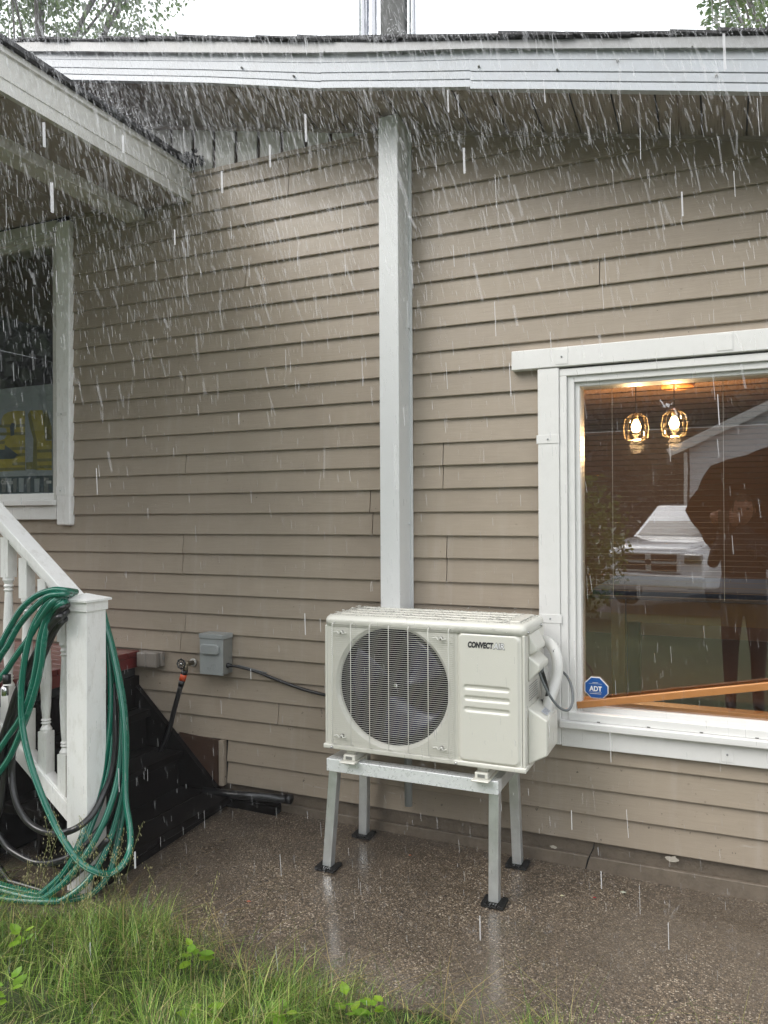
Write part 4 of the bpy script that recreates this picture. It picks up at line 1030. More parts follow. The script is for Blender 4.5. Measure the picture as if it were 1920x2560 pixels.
# ================================================================== THINGS IN THE RIGHT WINDOW
stick = MB(); A, B = Vector((-.552, -.008, .652)), Vector((1.25, .0, 1.00))
stick.bar(A, B, .020, .027)
tag(stick.build('security_bar', 'oak', None, bevel=.002), 'varnished orange wooden stick leaning across the foot of the right window', 'wooden stick')
sg = thing('security_sign', (0, 0, 0), 'blue octagonal security sign in the lower corner of the right window', 'sign')
def octo(cx, cz, r, y, th, nm, m):
    pl = [(cx+r*math.cos(PI/8+k*PI/4), cz+r*math.sin(PI/8+k*PI/4)) for k in range(8)]
    return MB().prism(pl, lambda x, z: (x, y, z), lambda x, z: (x, y-th, z)).build(nm, m, sg)
octo(-.470, .716, .040, .027, .003, 'border', 'sign_white'); octo(-.484, .722, .047, .024, .003, 'border', 'sign_white')
octo(-.470, .716, .036, .0235 if 0 else .0209, .0006, 'plate', 'blue_sign'); octo(-.484, .722, .043, .0209, .002, 'plate', 'blue_sign')
text_mesh('lettering', 'ADT', 'sign_white', sg, (-.508, .0182, .708), .021, (1, 0, 0), (0, 0, 1), bold=.03, width=.050)
boxo('print_line', 'sign_white', sg, -.507, -.461, .0178, .0186, .6975, .699, 0); boxo('print_line', 'sign_white', sg, -.495, -.473, .0178, .0186, .742, .7435, 0)
for a in ((-.510, -.458, .738, .7388), (-.510, -.458, .704, .7045)): boxo('print_line', 'sign_white', sg, a[0], a[1], .0178, .0186, a[2], a[3], 0)
# venetian blind
bl = thing('window_blind', (0, 0, 0), 'open slatted brown venetian blind behind the right window glass', 'blind')
z = 1.975; ns = 0
while z > 1.10:
    s_ = MB(); xa, xb = -.53, 1.85; tilt = .03
    vs = []
    for u in (-1, -.4, .4, 1):
        for x in (xa, xb): vs.append((x, .105+.0115*u*math.cos(tilt), z+.0115*u*math.sin(tilt)*-1-.0015*u*u))
    s_.add(vs, [(0, 1, 3, 2), (2, 3, 5, 4), (4, 5, 7, 6)])
    s_.build('blind_slat', 'blind_slat', bl, smooth=True); z -= .0215
boxo('bottom_rail', 'blind_slat', bl, -.53, 1.85, .094, .116, 1.078, 1.092, .002)
for x in (-.42, .0, .42, .95): MB().tube([(x, .092, 1.99), (x, .092, 1.085)], .0009, 4).build('ladder_cord', 'pipe_white', bl)
# pendant lamps
def pendant(x, y, z, label):
    g = thing('pendant_lamp', (0, 0, 0), label, 'lamp', 'lit pendant lamps in the dining room')
    MB().lathe([(.004, -.036), (.022, -.026), (.028, -.005), (.022, .018), (.012, .034), (.010, .040)], (x, y, z), 'z', 16).build('bulb', 'bulb', g, smooth=True)
    MB().lathe([(.015, .040), (.015, .075), (.006, .085)], (x, y, z), 'z', 12).build('socket', 'brass', g, smooth=True)
    MB().lathe([(.035, -.085), (.062, -.070), (.070, -.01), (.060, .045), (.02, .078)], (x, y, z), 'z', 20).build('lamp_shade', 'clear_glass', g, smooth=True)
    for k in range(8):
        a = 2*PI*k/8
        MB().tube([(x+r*math.cos(a), y+r*math.sin(a), z+h) for r, h in ((.036, -.086), (.064, -.070), (.072, -.01), (.062, .045), (.016, .082))], .0012, 4).build('cage_wire', 'brass', g)
    MB().tube([(x, y, z+.08), (x, y, 2.2)], .003, 6).build('cord', 'black_metal', g)
    L = bpy.data.lights.new('lamp_light', 'POINT'); L.energy = 24; L.color = (1, .62, .3); L.shadow_soft_size = .04
    lo_ = bpy.data.objects.new('lamp_light', L); COL.objects.link(lo_); lo_.location = (x, y, z-.12); lo_.parent = g
pendant(-.475, 1.6, 1.952, 'lit caged pendant lamp nearer the window frame, left of the two')
pendant(-.262, 1.6, 1.962, 'lit caged pendant lamp farther from the window frame, right of the two')
cl = thing('ceiling_fixture', (0, 0, 0), 'small round fixture on the dining room ceiling above the lamps', 'ceiling light')
MB().lathe([(.02, -.04), (.09, -.03), (.10, 0)], (-.25, 1.75, 2.215), 'z', 20).build('canopy', 'oak', cl, smooth=True)
# dining table and chair
tb = thing('dining_table', (0, 0, 0), 'oak dining table with navy cloth runner inside the right window', 'table')
boxo('table_top', 'navy', tb, -.62, 1.6, .85, 1.75, 1.005, 1.05, .006)
for x, y in ((-.50, .93), (1.5, .93), (-.50, 1.66), (1.5, 1.66)): boxo('leg', 'table_oak', tb, x-.035, x+.035, y-.035, y+.035, .301, 1.004, .004)
boxo('apron', 'table_oak', tb, -.46, 1.46, .90, .92, .88, 1.004, .002)
ch = thing('dining_chair', (0, 0, 0), 'dark spindle back chair standing at the table inside the window', 'chair')
boxo('seat', 'dark_wood', ch, .28, .72, .50, .90, .72, .75, .006)
for x, y in ((.31, .53), (.69, .53), (.31, .87), (.69, .87)): boxo('leg', 'dark_wood', ch, x-.018, x+.018, y-.018, y+.018, .301, .719, .004)
for k in range(6): MB().tube([(.32+.072*k, .52, .75), (.30+.08*k, .46, 1.16)], .008, 8).build('spindle', 'dark_wood', ch, smooth=True)
boxo('top_rail', 'dark_wood', ch, .27, .73, .44, .465, 1.15, 1.21, .006)
cd = thing('paper_lantern', (0, 0, 0), 'pale slatted cylinder lamp standing on the dining table', 'table lamp')
for k in range(7): MB().lathe([(.045, 0), (.045, .024)], (.30, 1.1, 1.052+.030*k), 'z', 16).build('lamp_ring', 'sign_white', cd, smooth=True)
# sign behind the left window
ps = thing('window_poster', (0, 0, 0), 'grey poster with large yellow letters behind the left window', 'poster')
PY = .06
boxo('board', 'poster_grey', ps, -4.55, -3.45, PY, PY+.006, 1.50, 2.19, 0)
def shape(pl, m, y=PY-.002, nm='print_or_light_shape'):
    P = [at(px, py, y) for px, py in pl]; n = len(P)
    MB().add(P+[q+Vector((0, .0012, 0)) for q in P], [tuple(range(n)), tuple(range(2*n-1, n-1, -1))]+[(k, k+n, (k+1) % n+n, (k+1) % n) for k in range(n)]).build(nm, m, ps)
def c1(x, y): return (x/5.268, 900+y/5.268)
shape([c1(*q) for q in ((-60, 1050), (0, 1060), (60, 1040), (95, 980), (80, 900), (20, 890), (20, 780), (50, 720), (110, 685), (200, 670), (325, 670), (330, 1450), (0, 1470), (-80, 1460))], 'poster_yellow')
shape([c1(*q) for q in ((130, 880), (150, 830), (185, 830), (185, 990), (140, 1000))], 'poster_teal', PY-.004)
shape([c1(*q) for q in ((395, 665), (560, 660), (600, 1060), (680, 1060), (680, 1450), (480, 1450), (440, 1050))], 'poster_yellow')
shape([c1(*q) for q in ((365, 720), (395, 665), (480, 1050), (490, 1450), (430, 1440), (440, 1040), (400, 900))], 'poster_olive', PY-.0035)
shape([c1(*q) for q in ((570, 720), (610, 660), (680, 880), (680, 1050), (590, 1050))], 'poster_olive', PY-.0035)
shape([c1(*q) for q in ((-40, 1180), (60, 1180), (65, 1120), (240, 1250), (180, 1300), (-40, 1310))], 'poster_teal', PY-.0035)
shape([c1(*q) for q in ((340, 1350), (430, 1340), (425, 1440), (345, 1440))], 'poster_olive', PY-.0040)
shape([c1(*q) for q in ((-60, 1540), (690, 1520), (690, 1740), (-60, 1760))], 'poster_teal', PY-.002)
for k, (xa, xb) in enumerate(((20, 80), (95, 150), (170, 220), (245, 315), (350, 400), (450, 520), (575, 640))):
    shape([c1(xa, 1550+8*(k % 3)), c1(xb, 1552+6*(k % 2)), c1(xb-6, 1740), c1(xa+4, 1740)], 'poster_grey' if k % 2 else 'grey_box', PY-.004)
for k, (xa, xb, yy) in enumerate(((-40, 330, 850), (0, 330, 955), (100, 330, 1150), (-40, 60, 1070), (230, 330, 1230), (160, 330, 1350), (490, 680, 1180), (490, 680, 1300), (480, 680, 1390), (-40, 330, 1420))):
    shape([c1(xa, yy), c1(xb, yy-6), c1(xb, yy+34), c1(xa, yy+40)], 'poster_olive', PY-.0030)  # reflected and back light painted as olive stripes across the letters
p = at(*c1(-30, 1640), PY-.006)
text_mesh('lettering', 'e Canada', 'sign_white', ps, (p.x, PY-.006, p.z), .028, (1, 0, 0), (0, 0, 1), bold=.02, width=.125)
shape([c1(610, 1590), c1(675, 1588), c1(675, 1625), c1(610, 1627)], 'sign_white', PY-.005)
# hidden blind strips behind the sign
b2 = thing('window_blind', (0, 0, 0), 'half raised yellowish slats of the blind behind the left window sign', 'blind')
for k in range(9): boxo('blind_slat', 'blind_slat', b2, -4.6, -3.45, .10, .122, 1.55+.045*k, 1.553+.045*k, 0)

# ================================================================== FLUE PIPE ABOVE THE ROOF
fl = thing('flue_pipe', (0, 0, 0), 'shiny stainless chimney flue rising above the roof edge', 'chimney')
cxf = -2.03
MB().lathe([(.185, 3.3), (.185, 3.31), (.185, 3.4), (.185, 4.5), (.185, 4.88), (.185, 4.9), (.192, 4.9), (.192, 4.94), (.185, 4.94), (.185, 4.96), (.185, 5.97), (.185, 6.0), (.26, 6.0), (.26, 6.06)], (cxf, 1.5, 0), 'z', 48).build('pipe', 'stainless', fl, smooth=True)
for pa_, pb_, m_ in ((903, 911, 'galvanised_dark'), (927, 938, 'galvanised_dark'), (946, 951, 'galvanised'), (1031, 1036, 'galvanised_dark'), (1018, 1021, 'galvanised')):
    xa_, xb_ = at(pa_, 50, 1.30).x, at(pb_, 50, 1.30).x
    boxo('vertical_rib', m_, fl, xa_, xb_, 1.302, 1.325, 3.5, 5.99, .002)
boxo('dark_core', 'soot', fl, at(953, 50, 1.30).x, at(1015, 50, 1.30).x, 1.290, 1.40, 3.5, 6.0, .012)  # dark reflection down the middle of the pipe, built as a box
for a in (3.6,):
    MB().tube([(cxf+.189*math.cos(a), 1.5+.189*math.sin(a), 3.5), (cxf+.189*math.cos(a), 1.5+.189*math.sin(a), 6.0)], .006, 6).build('seam', 'galvanised', fl)
# ================================================================== TREES
def rnd_dir():
    while True:
        v_ = Vector((random.uniform(-1, 1), random.uniform(-1, 1), random.uniform(-1, 1)))
        if 0.05 < v_.length < 1: return v_.normalized()
def leaf_at(mb, c, s_, droop, col):
    d = (rnd_dir()+Vector((0, 0, -droop))).normalized(); e = d.cross(rnd_dir())
    if e.length < .01: return
    e = e.normalized()*s_*.34
    mb.add([c, c+d*s_*.45+e, c+d*s_, c+d*s_*.45-e], [(0, 1, 2, 3)], col)
def tree(label, base, cen, rad, nleaf, ls_, cols, group=None, droop=.4, thr=-.12, trunk_r=.16, nsc=.55, name='tree', limbs=7, minz=None, crownkind=None):
    g = thing(name, (0, 0, 0), label, 'tree', group)
    base, cen, rad = Vector(base), Vector(cen), Vector(rad)
    tk = MB(); top_ = cen+Vector((0, 0, rad.z*.35))
    P = catmull([base, base.lerp(top_, .35)+Vector((.12, .05, 0)), base.lerp(top_, .7)+Vector((-.1, 0, 0)), top_], 4)
    tk.tube(P, [trunk_r*(1-.8*i/(len(P)-1)) for i in range(len(P))], 9)
    for k in range(limbs):
        a = 2*PI*k/limbs+random.uniform(-.3, .3); s0 = P[int(len(P)*random.uniform(.35, .75))]
        e = cen+Vector((rad.x*.85*math.cos(a), rad.y*.85*math.sin(a), rad.z*random.uniform(-.3, .6)))
        Q = catmull([s0, s0.lerp(e, .4)+Vector((0, 0, .25)), e], 4)
        tk.tube(Q, [trunk_r*.42*(1-.85*i/(len(Q)-1)) for i in range(len(Q))], 6)
        for j in range(3):
            e2 = e+Vector((random.uniform(-1, 1)*rad.x*.35, random.uniform(-1, 1)*rad.y*.35, random.uniform(-.5, .3)*rad.z)); m0 = Q[random.randint(3, len(Q)-2)]
            tk.tube([m0, m0.lerp(e2, .5)+Vector((0, 0, .1)), e2], [trunk_r*.14, trunk_r*.09, trunk_r*.03], 5)
    tk.build('trunk', 'bark', g, smooth=True)
    mb = MB(); n = 0; tries = 0
    while n < nleaf and tries < nleaf*12:
        tries += 1
        u = rnd_dir()*(random.random()**.42)
        c = cen+Vector((u.x*rad.x, u.y*rad.y, u.z*rad.z))
        nn = noise.noise(c*nsc)+.5*noise.noise(c*nsc*2.7)
        if nn < thr+.55*max(0, u.length-.55): continue
        if minz and c.z < minz: continue
        t_ = min(1, max(0, random.gauss(.5, .22)+nn*.3))
        col = tuple(a_+(b_-a_)*t_ for a_, b_ in zip(*cols))
        for q in range(3): leaf_at(mb, c+rnd_dir()*ls_*.8, ls_*random.uniform(.7, 1.2), droop, col)
        n += 3
    mb.build('crown', 'leaf', g, fixn=False)
    return g
MAPLE = ((0.045, 0.085, 0.022), (0.13, 0.20, 0.05)); DARK = ((0.012, 0.022, 0.008), (0.05, 0.075, 0.025)); LIGHT = ((0.05, 0.09, 0.02), (0.15, 0.22, 0.05))
c1_ = at(110, -60, 9.5)
tree('large green maple whose drooping crown shows above the roof at upper left', (c1_.x-.4, 9.6, 0), c1_, (3.7, 3.0, 2.9), 15000, .115, MAPLE, droop=1.1, thr=-.10, trunk_r=.24, nsc=.8, name='maple_tree', limbs=9)
c2_ = at(2080, -60, 9.0)
tree('bright green tree crown showing over the roof at the upper right corner', (c2_.x+.2, 9.1, 0), c2_, (1.7, 1.7, 1.9), 7000, .10, LIGHT, droop=.6, thr=-.3, trunk_r=.18, name='ash_tree')
# hanging spray of compound leaves at upper right
br = thing('hanging_branch', (0, 0, 0), 'spray of small compound leaves hanging into the sky near the upper right corner', 'branch')
lf = MB(); stm = MB()
for (ax, ay), (bx, by) in (((1765, -60), (1782, 66)), ((1790, -60), (1800, 50)), ((1812, -70), (1830, 58)), ((1830, -60), (1850, 30)), ((1800, -80), (1842, 8)), ((1778, -80), (1768, 10)), ((1840, -90), (1868, -8))):
    A, B = at(ax, ay, .9+random.uniform(-.1, .1)), at(bx, by, .8+random.uniform(-.15, .15))
    P = catmull([A, A.lerp(B, .5)+Vector((random.uniform(-.03, .03), 0, .02)), B], 8); stm.tube(P, .0018, 4)
    for i in range(2, len(P)):
        d = (P[i]-P[i-1]).normalized()
        for s_ in (-1, 1):
            e = (d.cross(Vector((.2, -1, .2))).normalized()*s_*1.0+d*.5+Vector((0, random.uniform(-.5, .5), 0))).normalized()*random.uniform(.030, .042)
            w = e.cross(Vector((random.uniform(-.4, .4), 1, .2))).normalized()*.0075
            lf.add([P[i], P[i]+e*.5+w, P[i]+e, P[i]+e*.5-w], [(0, 1, 2, 3)], (.07+random.random()*.03, .11+random.random()*.04, .045))
stm.build('twig', 'bark', br); lf.build('foliage', 'leaf', br, fixn=False)
# trees, bush, neighbour's house, pickup and photographer across the yard: they show in the window glass, the very tall tree only in the flue
for i, (x, y, h, r) in enumerate(((-13, -27, 12.5, 4.6), (-6.5, -30, 13.5, 4.8), (-1.5, -31, 12, 4.6), (4.5, -33, 13, 5), (10.5, -31, 12.5, 4.8), (-19, -24, 12, 4.6), (-18.5, -15, 10.5, 4.4), (-25, -19, 12.5, 5), (-20, -8.5, 9, 4))):
    tree('tall dark tree across the yard, ' + ('two crowns left of the pickup', 'first crown left of the pickup', 'standing right behind the pickup', 'behind the pale gabled house', 'right of the pale gabled house', 'third crown left of the pickup', 'middle one of three beside the porch side', 'farthest of three on the porch side', 'nearest of three on the porch side')[i],
         (x, y, -.5), (x, y, h*.50), (r, 3.2, h*.52), 9500, .52, DARK, group='tall trees across the yard', thr=-.6, trunk_r=.3, nsc=.3, limbs=5)
tree('very tall dark tree added out of view to darken the flue reflection', (4.8, -15.8, -.5), (4.8, -15.8, 12), (2.6, 2.6, 9.0), 9000, .45, DARK, thr=-.6, trunk_r=.35, nsc=.3, limbs=6)  # unseen tree added so the shiny flue mirrors something dark
tree('bright green bush left of the pickup, reflected in the right window', (-2.2, -9.6, -.4), (-2.3, -9.6, .95), (.95, .9, 1.25), 3600, .10, LIGHT, thr=-.4, trunk_r=.05, nsc=1.5, name='bush', limbs=5)
nb = thing('neighbour_house', (0, 0, 0), 'pale sided gabled house across the yard, reflected in the right window', 'house')
hx0, hx1, hy, zb = -.9, 9.0, -20.5, -.5
MB().add([(hx0, hy, zb), (hx1, hy, zb), (hx1, hy, 3.4), (4.05, hy, 5.7), (hx0, hy, 3.4), (hx0, hy-6, zb), (hx1, hy-6, zb), (hx1, hy-6, 3.4), (4.05, hy-6, 5.7), (hx0, hy-6, 3.4)],
         [(0, 1, 2, 3, 4), (9, 8, 7, 6, 5), (0, 5, 6, 1), (1, 6, 7, 2), (4, 9, 5, 0)]).build('wall', 'far_siding', nb)
for k in range(24):
    x = hx0+.4*k+.2; zt = 3.4+(2.3*(1-abs(x-4.05)/4.95))
    boxo('wall_batten', 'far_siding', nb, x-.02, x+.02, hy+.002, hy+.03, zb, zt-.1, 0)
for s_ in (-1, 1):
    A = Vector((4.05, hy+.25, 5.78)); B = Vector((4.05+s_*5.5, hy+.25, 3.22))
    rf = MB(); rf.add([A, B, B+Vector((0, -6.6, 0)), A+Vector((0, -6.6, 0)), A+Vector((0, 0, .12)), B+Vector((0, 0, .12)), B+Vector((0, -6.6, .12)), A+Vector((0, -6.6, .12))],
                      [(0, 1, 2, 3), (7, 6, 5, 4), (0, 4, 5, 1), (1, 5, 6, 2), (2, 6, 7, 3), (3, 7, 4, 0)])
    rf.build('roof', 'shingle', nb); MB().bar(A+Vector((0, .02, -.02)), B+Vector((0, .02, -.02)), .04, .24).build('bargeboard', 'white_paint', nb)
MB().tube([(hx0-.1, hy+.12, 3.2), (hx0-.12, hy+.1, 0)], .05, 8).build('downspout', 'white_paint', nb)
boxo('window', 'truck_glass', nb, 1.6, 2.8, hy+.03, hy+.06, 1.2, 2.4, 0)
tag(MB().add([(-9, -13.5, lawn_z(0, -13.5)+.03), (8, -13.5, lawn_z(0, -13.5)+.03), (8, -18.5, lawn_z(0, -18.5)+.03), (-9, -18.5, lawn_z(0, -18.5)+.03), (-9, -10.9, lawn_z(0, -10.9)+.03), (8, -10.9, lawn_z(0, -10.9)+.03)], [(3, 2, 1, 0), (0, 1, 5, 4)]).build('driveway', 'asphalt', None), 'dark asphalt driveway across the yard under the pickup', 'driveway', kind='structure')
# ---- pickup truck
tr_ = thing('pickup_truck', (0, 0, 0), 'silver pickup truck parked on the driveway, reflected in the right window', 'pickup truck')
TM = Matrix.Translation((-1.20, -11.1, lawn_z(0, -11.1)+.05)) @ Matrix.Rotation(math.radians(19), 4, 'Z')   # +y local is the nose
def tfix(o, bevel=0.0):
    o.data.transform(TM); return o
def tbox(nm, m, x0, x1, y0, y1, z0, z1, bv=.03, seg=3):
    return tfix(MB().box(x0, x1, y0, y1, z0, z1).build(nm, m, tr_, bevel=bv, seg=seg))
def loft(nm, m, secs, bv=.03):
    """secs: (y, halfwidth_bottom, halfwidth_top, z0, z1)"""
    vs = []
    for y, wb, wt, z0, z1 in secs: vs += [(-wb, y, z0), (wb, y, z0), (wb*.995, y, z0+(z1-z0)*.7), (wt, y, z1), (-wt, y, z1), (-wb*.995, y, z0+(z1-z0)*.7)]
    fs = [tuple(range(6)), tuple((len(secs)-1)*6+q for q in range(5, -1, -1))]
    for i in range(len(secs)-1):
        for q in range(6): fs.append((i*6+q, (i+1)*6+q, (i+1)*6+(q+1) % 6, i*6+(q+1) % 6))
    return tfix(MB().add(vs, fs).build(nm, m, tr_, bevel=bv, seg=3))
loft('body', 'truck_paint', [(-5.4, .98, .95, .45, 1.28), (-1.6, .99, .96, .40, 1.25), (-.3, .99, .90, .42, 1.20), (0, .93, .80, .45, 1.06)], .06)
loft('hood', 'truck_paint', [(-1.6, .88, .80, 1.15, 1.33), (-.25, .82, .70, 1.08, 1.22), (-.03, .72, .60, .98, 1.10)], .05)
loft('cabin', 'truck_paint', [(-3.6, .90, .70, 1.2, 1.90), (-2.5, .90, .70, 1.2, 1.93), (-2.0, .90, .69, 1.2, 1.89), (-1.25, .90, .86, 1.2, 1.28)], .04)
tfix(MB().add([(-.80, -1.27, 1.31), (.80, -1.27, 1.31), (.64, -1.98, 1.86), (-.64, -1.98, 1.86)], [(0, 1, 2, 3)]).build('windshield', 'truck_glass', tr_))
for s_ in (-1, 1):
    tfix(MB().add([(s_*.875, -1.55, 1.33), (s_*.895, -3.3, 1.33), (s_*.725, -3.2, 1.82), (s_*.73, -2.15, 1.82)], [(0, 1, 2, 3)]).build('side_window', 'truck_glass', tr_))
    tbox('mirror', 'black_metal', s_*1.0-(0 if s_ > 0 else .2), s_*1.0+(.2 if s_ > 0 else 0), -1.62, -1.52, 1.30, 1.50, .03)
    tbox('headlight', 'chrome', *((.60, .90) if s_ > 0 else (-.90, -.60)), -.10, .035, .86, 1.03, .03)
    for y in (-.95, -4.35):
        w = MB().lathe([(.20, -.12), (.38, -.13), (.40, -.10), (.40, .10), (.38, .13), (.20, .12)], (s_*.87, y, .40), 'x', 28).build('wheel', 'rubber', tr_, smooth=True); tfix(w)
        rm = MB().lathe([(.05, .0), (.24, .01), (.25, -.01)], (s_*.99, y, .40), 'x', 20).build('rim', 'chrome', tr_); tfix(rm); rm.parent = w
tbox('bumper', 'silver_trim', -.99, .99, -.02, .14, .45, .68, .05)
tbox('grille_surround', 'silver_trim', -.56, .56, .0, .07, .70, 1.06, .05)
for x0, x1 in ((-.50, -.05), (.05, .50)):
    for z0, z1 in ((.735, .865), (.905, 1.025)): tbox('grille_opening', 'black_metal', x0, x1, .06, .078, z0, z1, .01)
tfix(MB().lathe([(.055, .0), (.05, .012)], (0, .072, .885), 'y', 16).build('emblem', 'black_metal', tr_))
# ---- photographer under a maroon umbrella
def skin_body(nm, joints, edges, m, parent):
    me = bpy.data.meshes.new(nm); me.from_pydata([j[0] for j in joints], edges, []); me.materials.append(M[m])
    o = bpy.data.objects.new(nm, me); COL.objects.link(o); o.parent = parent
    sk = o.modifiers.new('skin', 'SKIN'); sk.use_smooth_shade = True
    lay = me.skin_vertices[0] if me.skin_vertices else None
    if lay is None:
        bm = bmesh.new(); bm.from_mesh(me); bm.verts.layers.skin.verify(); bm.to_mesh(me); bm.free(); lay = me.skin_vertices[0]
    for i, j in enumerate(joints):
        r = j[1]; lay.data[i].radius = (r, r) if not isinstance(r, tuple) else r
        lay.data[i].use_root = (i == 0)
    ss = o.modifiers.new('sub', 'SUBSURF'); ss.levels = 1; ss.render_levels = 2
    return o
pe = thing('person', (0, 0, 0), 'photographer in dark clothes raising a phone under the umbrella, reflected in the window', 'person')
gz_ = lawn_z(.12, -3.5)+.03; bx, by = .14, -3.52
J = [((bx, by, gz_+.90), (.15, .11)), ((bx, by, gz_+1.10), (.14, .10)), ((bx, by, gz_+1.30), (.17, .11)), ((bx, by+.01, gz_+1.42), (.075, .07)), ((bx, by+.02, gz_+1.50), .05),
     ((bx-.17, by, gz_+1.36), .058), ((bx-.23, by+.08, gz_+1.16), .047), ((bx-.18, by+.21, gz_+1.335), .033), ((bx+.17, by, gz_+1.36), .058), ((bx+.22, by+.06, gz_+1.14), .047), ((bx+.02, by+.24, gz_+1.33), .032),
     ((bx-.09, by, gz_+.84), .10), ((bx-.10, by+.02, gz_+.48), .065), ((bx-.10, by, gz_+.09), .045), ((bx-.10, by+.13, gz_+.045), .042),
     ((bx+.09, by, gz_+.84), .10), ((bx+.10, by+.02, gz_+.48), .065), ((bx+.10, by, gz_+.09), .045), ((bx+.10, by+.13, gz_+.045), .042)]
skin_body('body', J, [(0, 1), (1, 2), (2, 3), (3, 4), (2, 5), (5, 6), (6, 7), (2, 8), (8, 9), (9, 10), (0, 11), (11, 12), (12, 13), (13, 14), (0, 15), (15, 16), (16, 17), (17, 18)], 'dark_cloth', pe)
hc = Vector((bx, by+.03, gz_+1.605))
hm = bmesh.new(); bmesh.ops.create_icosphere(hm, subdivisions=3, radius=1)
for v_ in hm.verts:
    x, y, z = v_.co
    wz = 1.0 if z > -.2 else 1-.30*(-z-.2)
    fy = .095 if y > 0 else .10
    nx_ = 0
    if y > .6 and abs(x) < .16 and -.35 < z < .12: nx_ = .022*(1-abs(x)/.16)*(1-(z+.35)/.6)
    if y > .5 and .0 < z < .22 and .18 < abs(x) < .5: nx_ = -.008
    if y > .6 and abs(x) < .3 and -.56 < z < -.46: nx_ = .004
    v_.co = Vector((x*.075*wz, y*fy*(1 if z > -.5 else .95)+nx_, z*.118))+hc
hme = bpy.data.meshes.new('head'); hm.to_mesh(hme); hm.free(); hme.materials.append(M['skin']); hme.polygons.foreach_set('use_smooth', [True]*len(hme.polygons))
ho = bpy.data.objects.new('head', hme); COL.objects.link(ho); ho.parent = pe
for s_ in (-1, 1):
    MB().lathe([(.0, -.004), (.011, .002), (.012, .012)], hc+Vector((s_*.030, .088, .012)), 'y', 8).build('eye', 'dark_cloth', ho, smooth=True)
    MB().lathe([(.004, -.02), (.012, -.012), (.014, .01), (.006, .022)], hc+Vector((s_*.078, -.005, -.004)), 'z', 8).build('ear', 'skin', ho, smooth=True)
hm = bmesh.new(); bmesh.ops.create_icosphere(hm, subdivisions=3, radius=1)
for f in [f for f in hm.faces if f.calc_center_median().y > .35 and f.calc_center_median().z < .55 or f.calc_center_median().z < -.55]: hm.faces.remove(f)
for v_ in hm.verts: v_.co = Vector((v_.co.x*.083, v_.co.y*.106-.006, v_.co.z*.127+.006))+hc
hme = bpy.data.meshes.new('hair'); hm.to_mesh(hme); hm.free(); hme.materials.append(M['hair'])
o = bpy.data.objects.new('hair', hme); COL.objects.link(o); o.parent = pe; o.modifiers.new('s', 'SOLIDIFY').thickness = .006
def hand(px_, py_, pz_, sx):
    base = Vector((px_, py_, pz_)); h_ = MB()
    h_.tube([base+Vector((0, -.03, -.05)), base+Vector((0, -.01, -.02)), base+Vector((sx*.004, .0, .015)), base+Vector((sx*.006, .004, .03))], [.024, .033, .036, .026], 10)
    for k, L in enumerate((.062, .072, .068, .052)):
        a = base+Vector((sx*.012, .008, .030-.019*k)); kx = sx*.5*L
        h_.tube([a, a+Vector((-kx*.6, .016, .003)), a+Vector((-kx*1.4, .014, .003)), a+Vector((-kx*1.9, .004, 0))], [.0088, .0085, .0078, .006], 8)
    a = base+Vector((-sx*.004, -.012, .022)); h_.tube([a, a+Vector((-sx*.018, -.008, .022)), a+Vector((-sx*.034, -.004, .032))], [.0115, .010, .0075], 8)
    h_.build('hand', 'skin', pe, smooth=True)
hand(-.062, -3.262, 1.405, -1); hand(.075, -3.262, 1.395, 1)
pho = thing('smartphone', (0, 0, 0), 'black smartphone held up in both hands, reflected in the window', 'phone')
boxo('phone_body', 'black_metal', pho, -.042, .036, -3.222, -3.213, 1.295, 1.452, .004)
um = thing('umbrella', (0, 0, 0), 'open maroon umbrella tilted back over the photographer, reflected in the window', 'umbrella')
UC = Vector((.40, -3.70, 1.46)); ax_ = Vector((-.04, -.70, .70)).normalized()
ux = ax_.cross(Vector((0, 1, 0))).normalized(); ux = Vector((1, 0, 0)); uy = ax_.cross(ux).normalized()
cn = MB(); nr = 6; apex = UC+ax_*.26; vs = [apex]
for i in range(1, nr+1):
    for k in range(32):
        a = 2*PI*k/32; sc_ = 1-.045*(i/nr)*(1-math.cos(8*a))*.9; r = .70*i/nr*sc_
        vs.append(UC+ux*r*math.cos(a)+uy*r*math.sin(a)+ax_*(.26*(1-(i/nr)**2)))
fs = [(0, 1+k, 1+(k+1) % 32) for k in range(32)]
for i in range(nr-1):
    for k in range(32): fs.append((1+i*32+k, 1+(i+1)*32+k, 1+(i+1)*32+(k+1) % 32, 1+i*32+(k+1) % 32))
cn.add(vs, fs).build('canopy', 'maroon', um, smooth=True)
MB().tube([apex+ax_*.04, UC-ax_*.50], .006, 8).build('shaft', 'black_metal', um)
for k in range(8):
    a = 2*PI*k/8
    MB().tube([UC+ux*r*math.cos(a)+uy*r*math.sin(a)+ax_*(.25*(1-(r/.70)**2)) for r in (.02, .25, .48, .69)], .0022, 5).build('rib', 'black_metal', um)

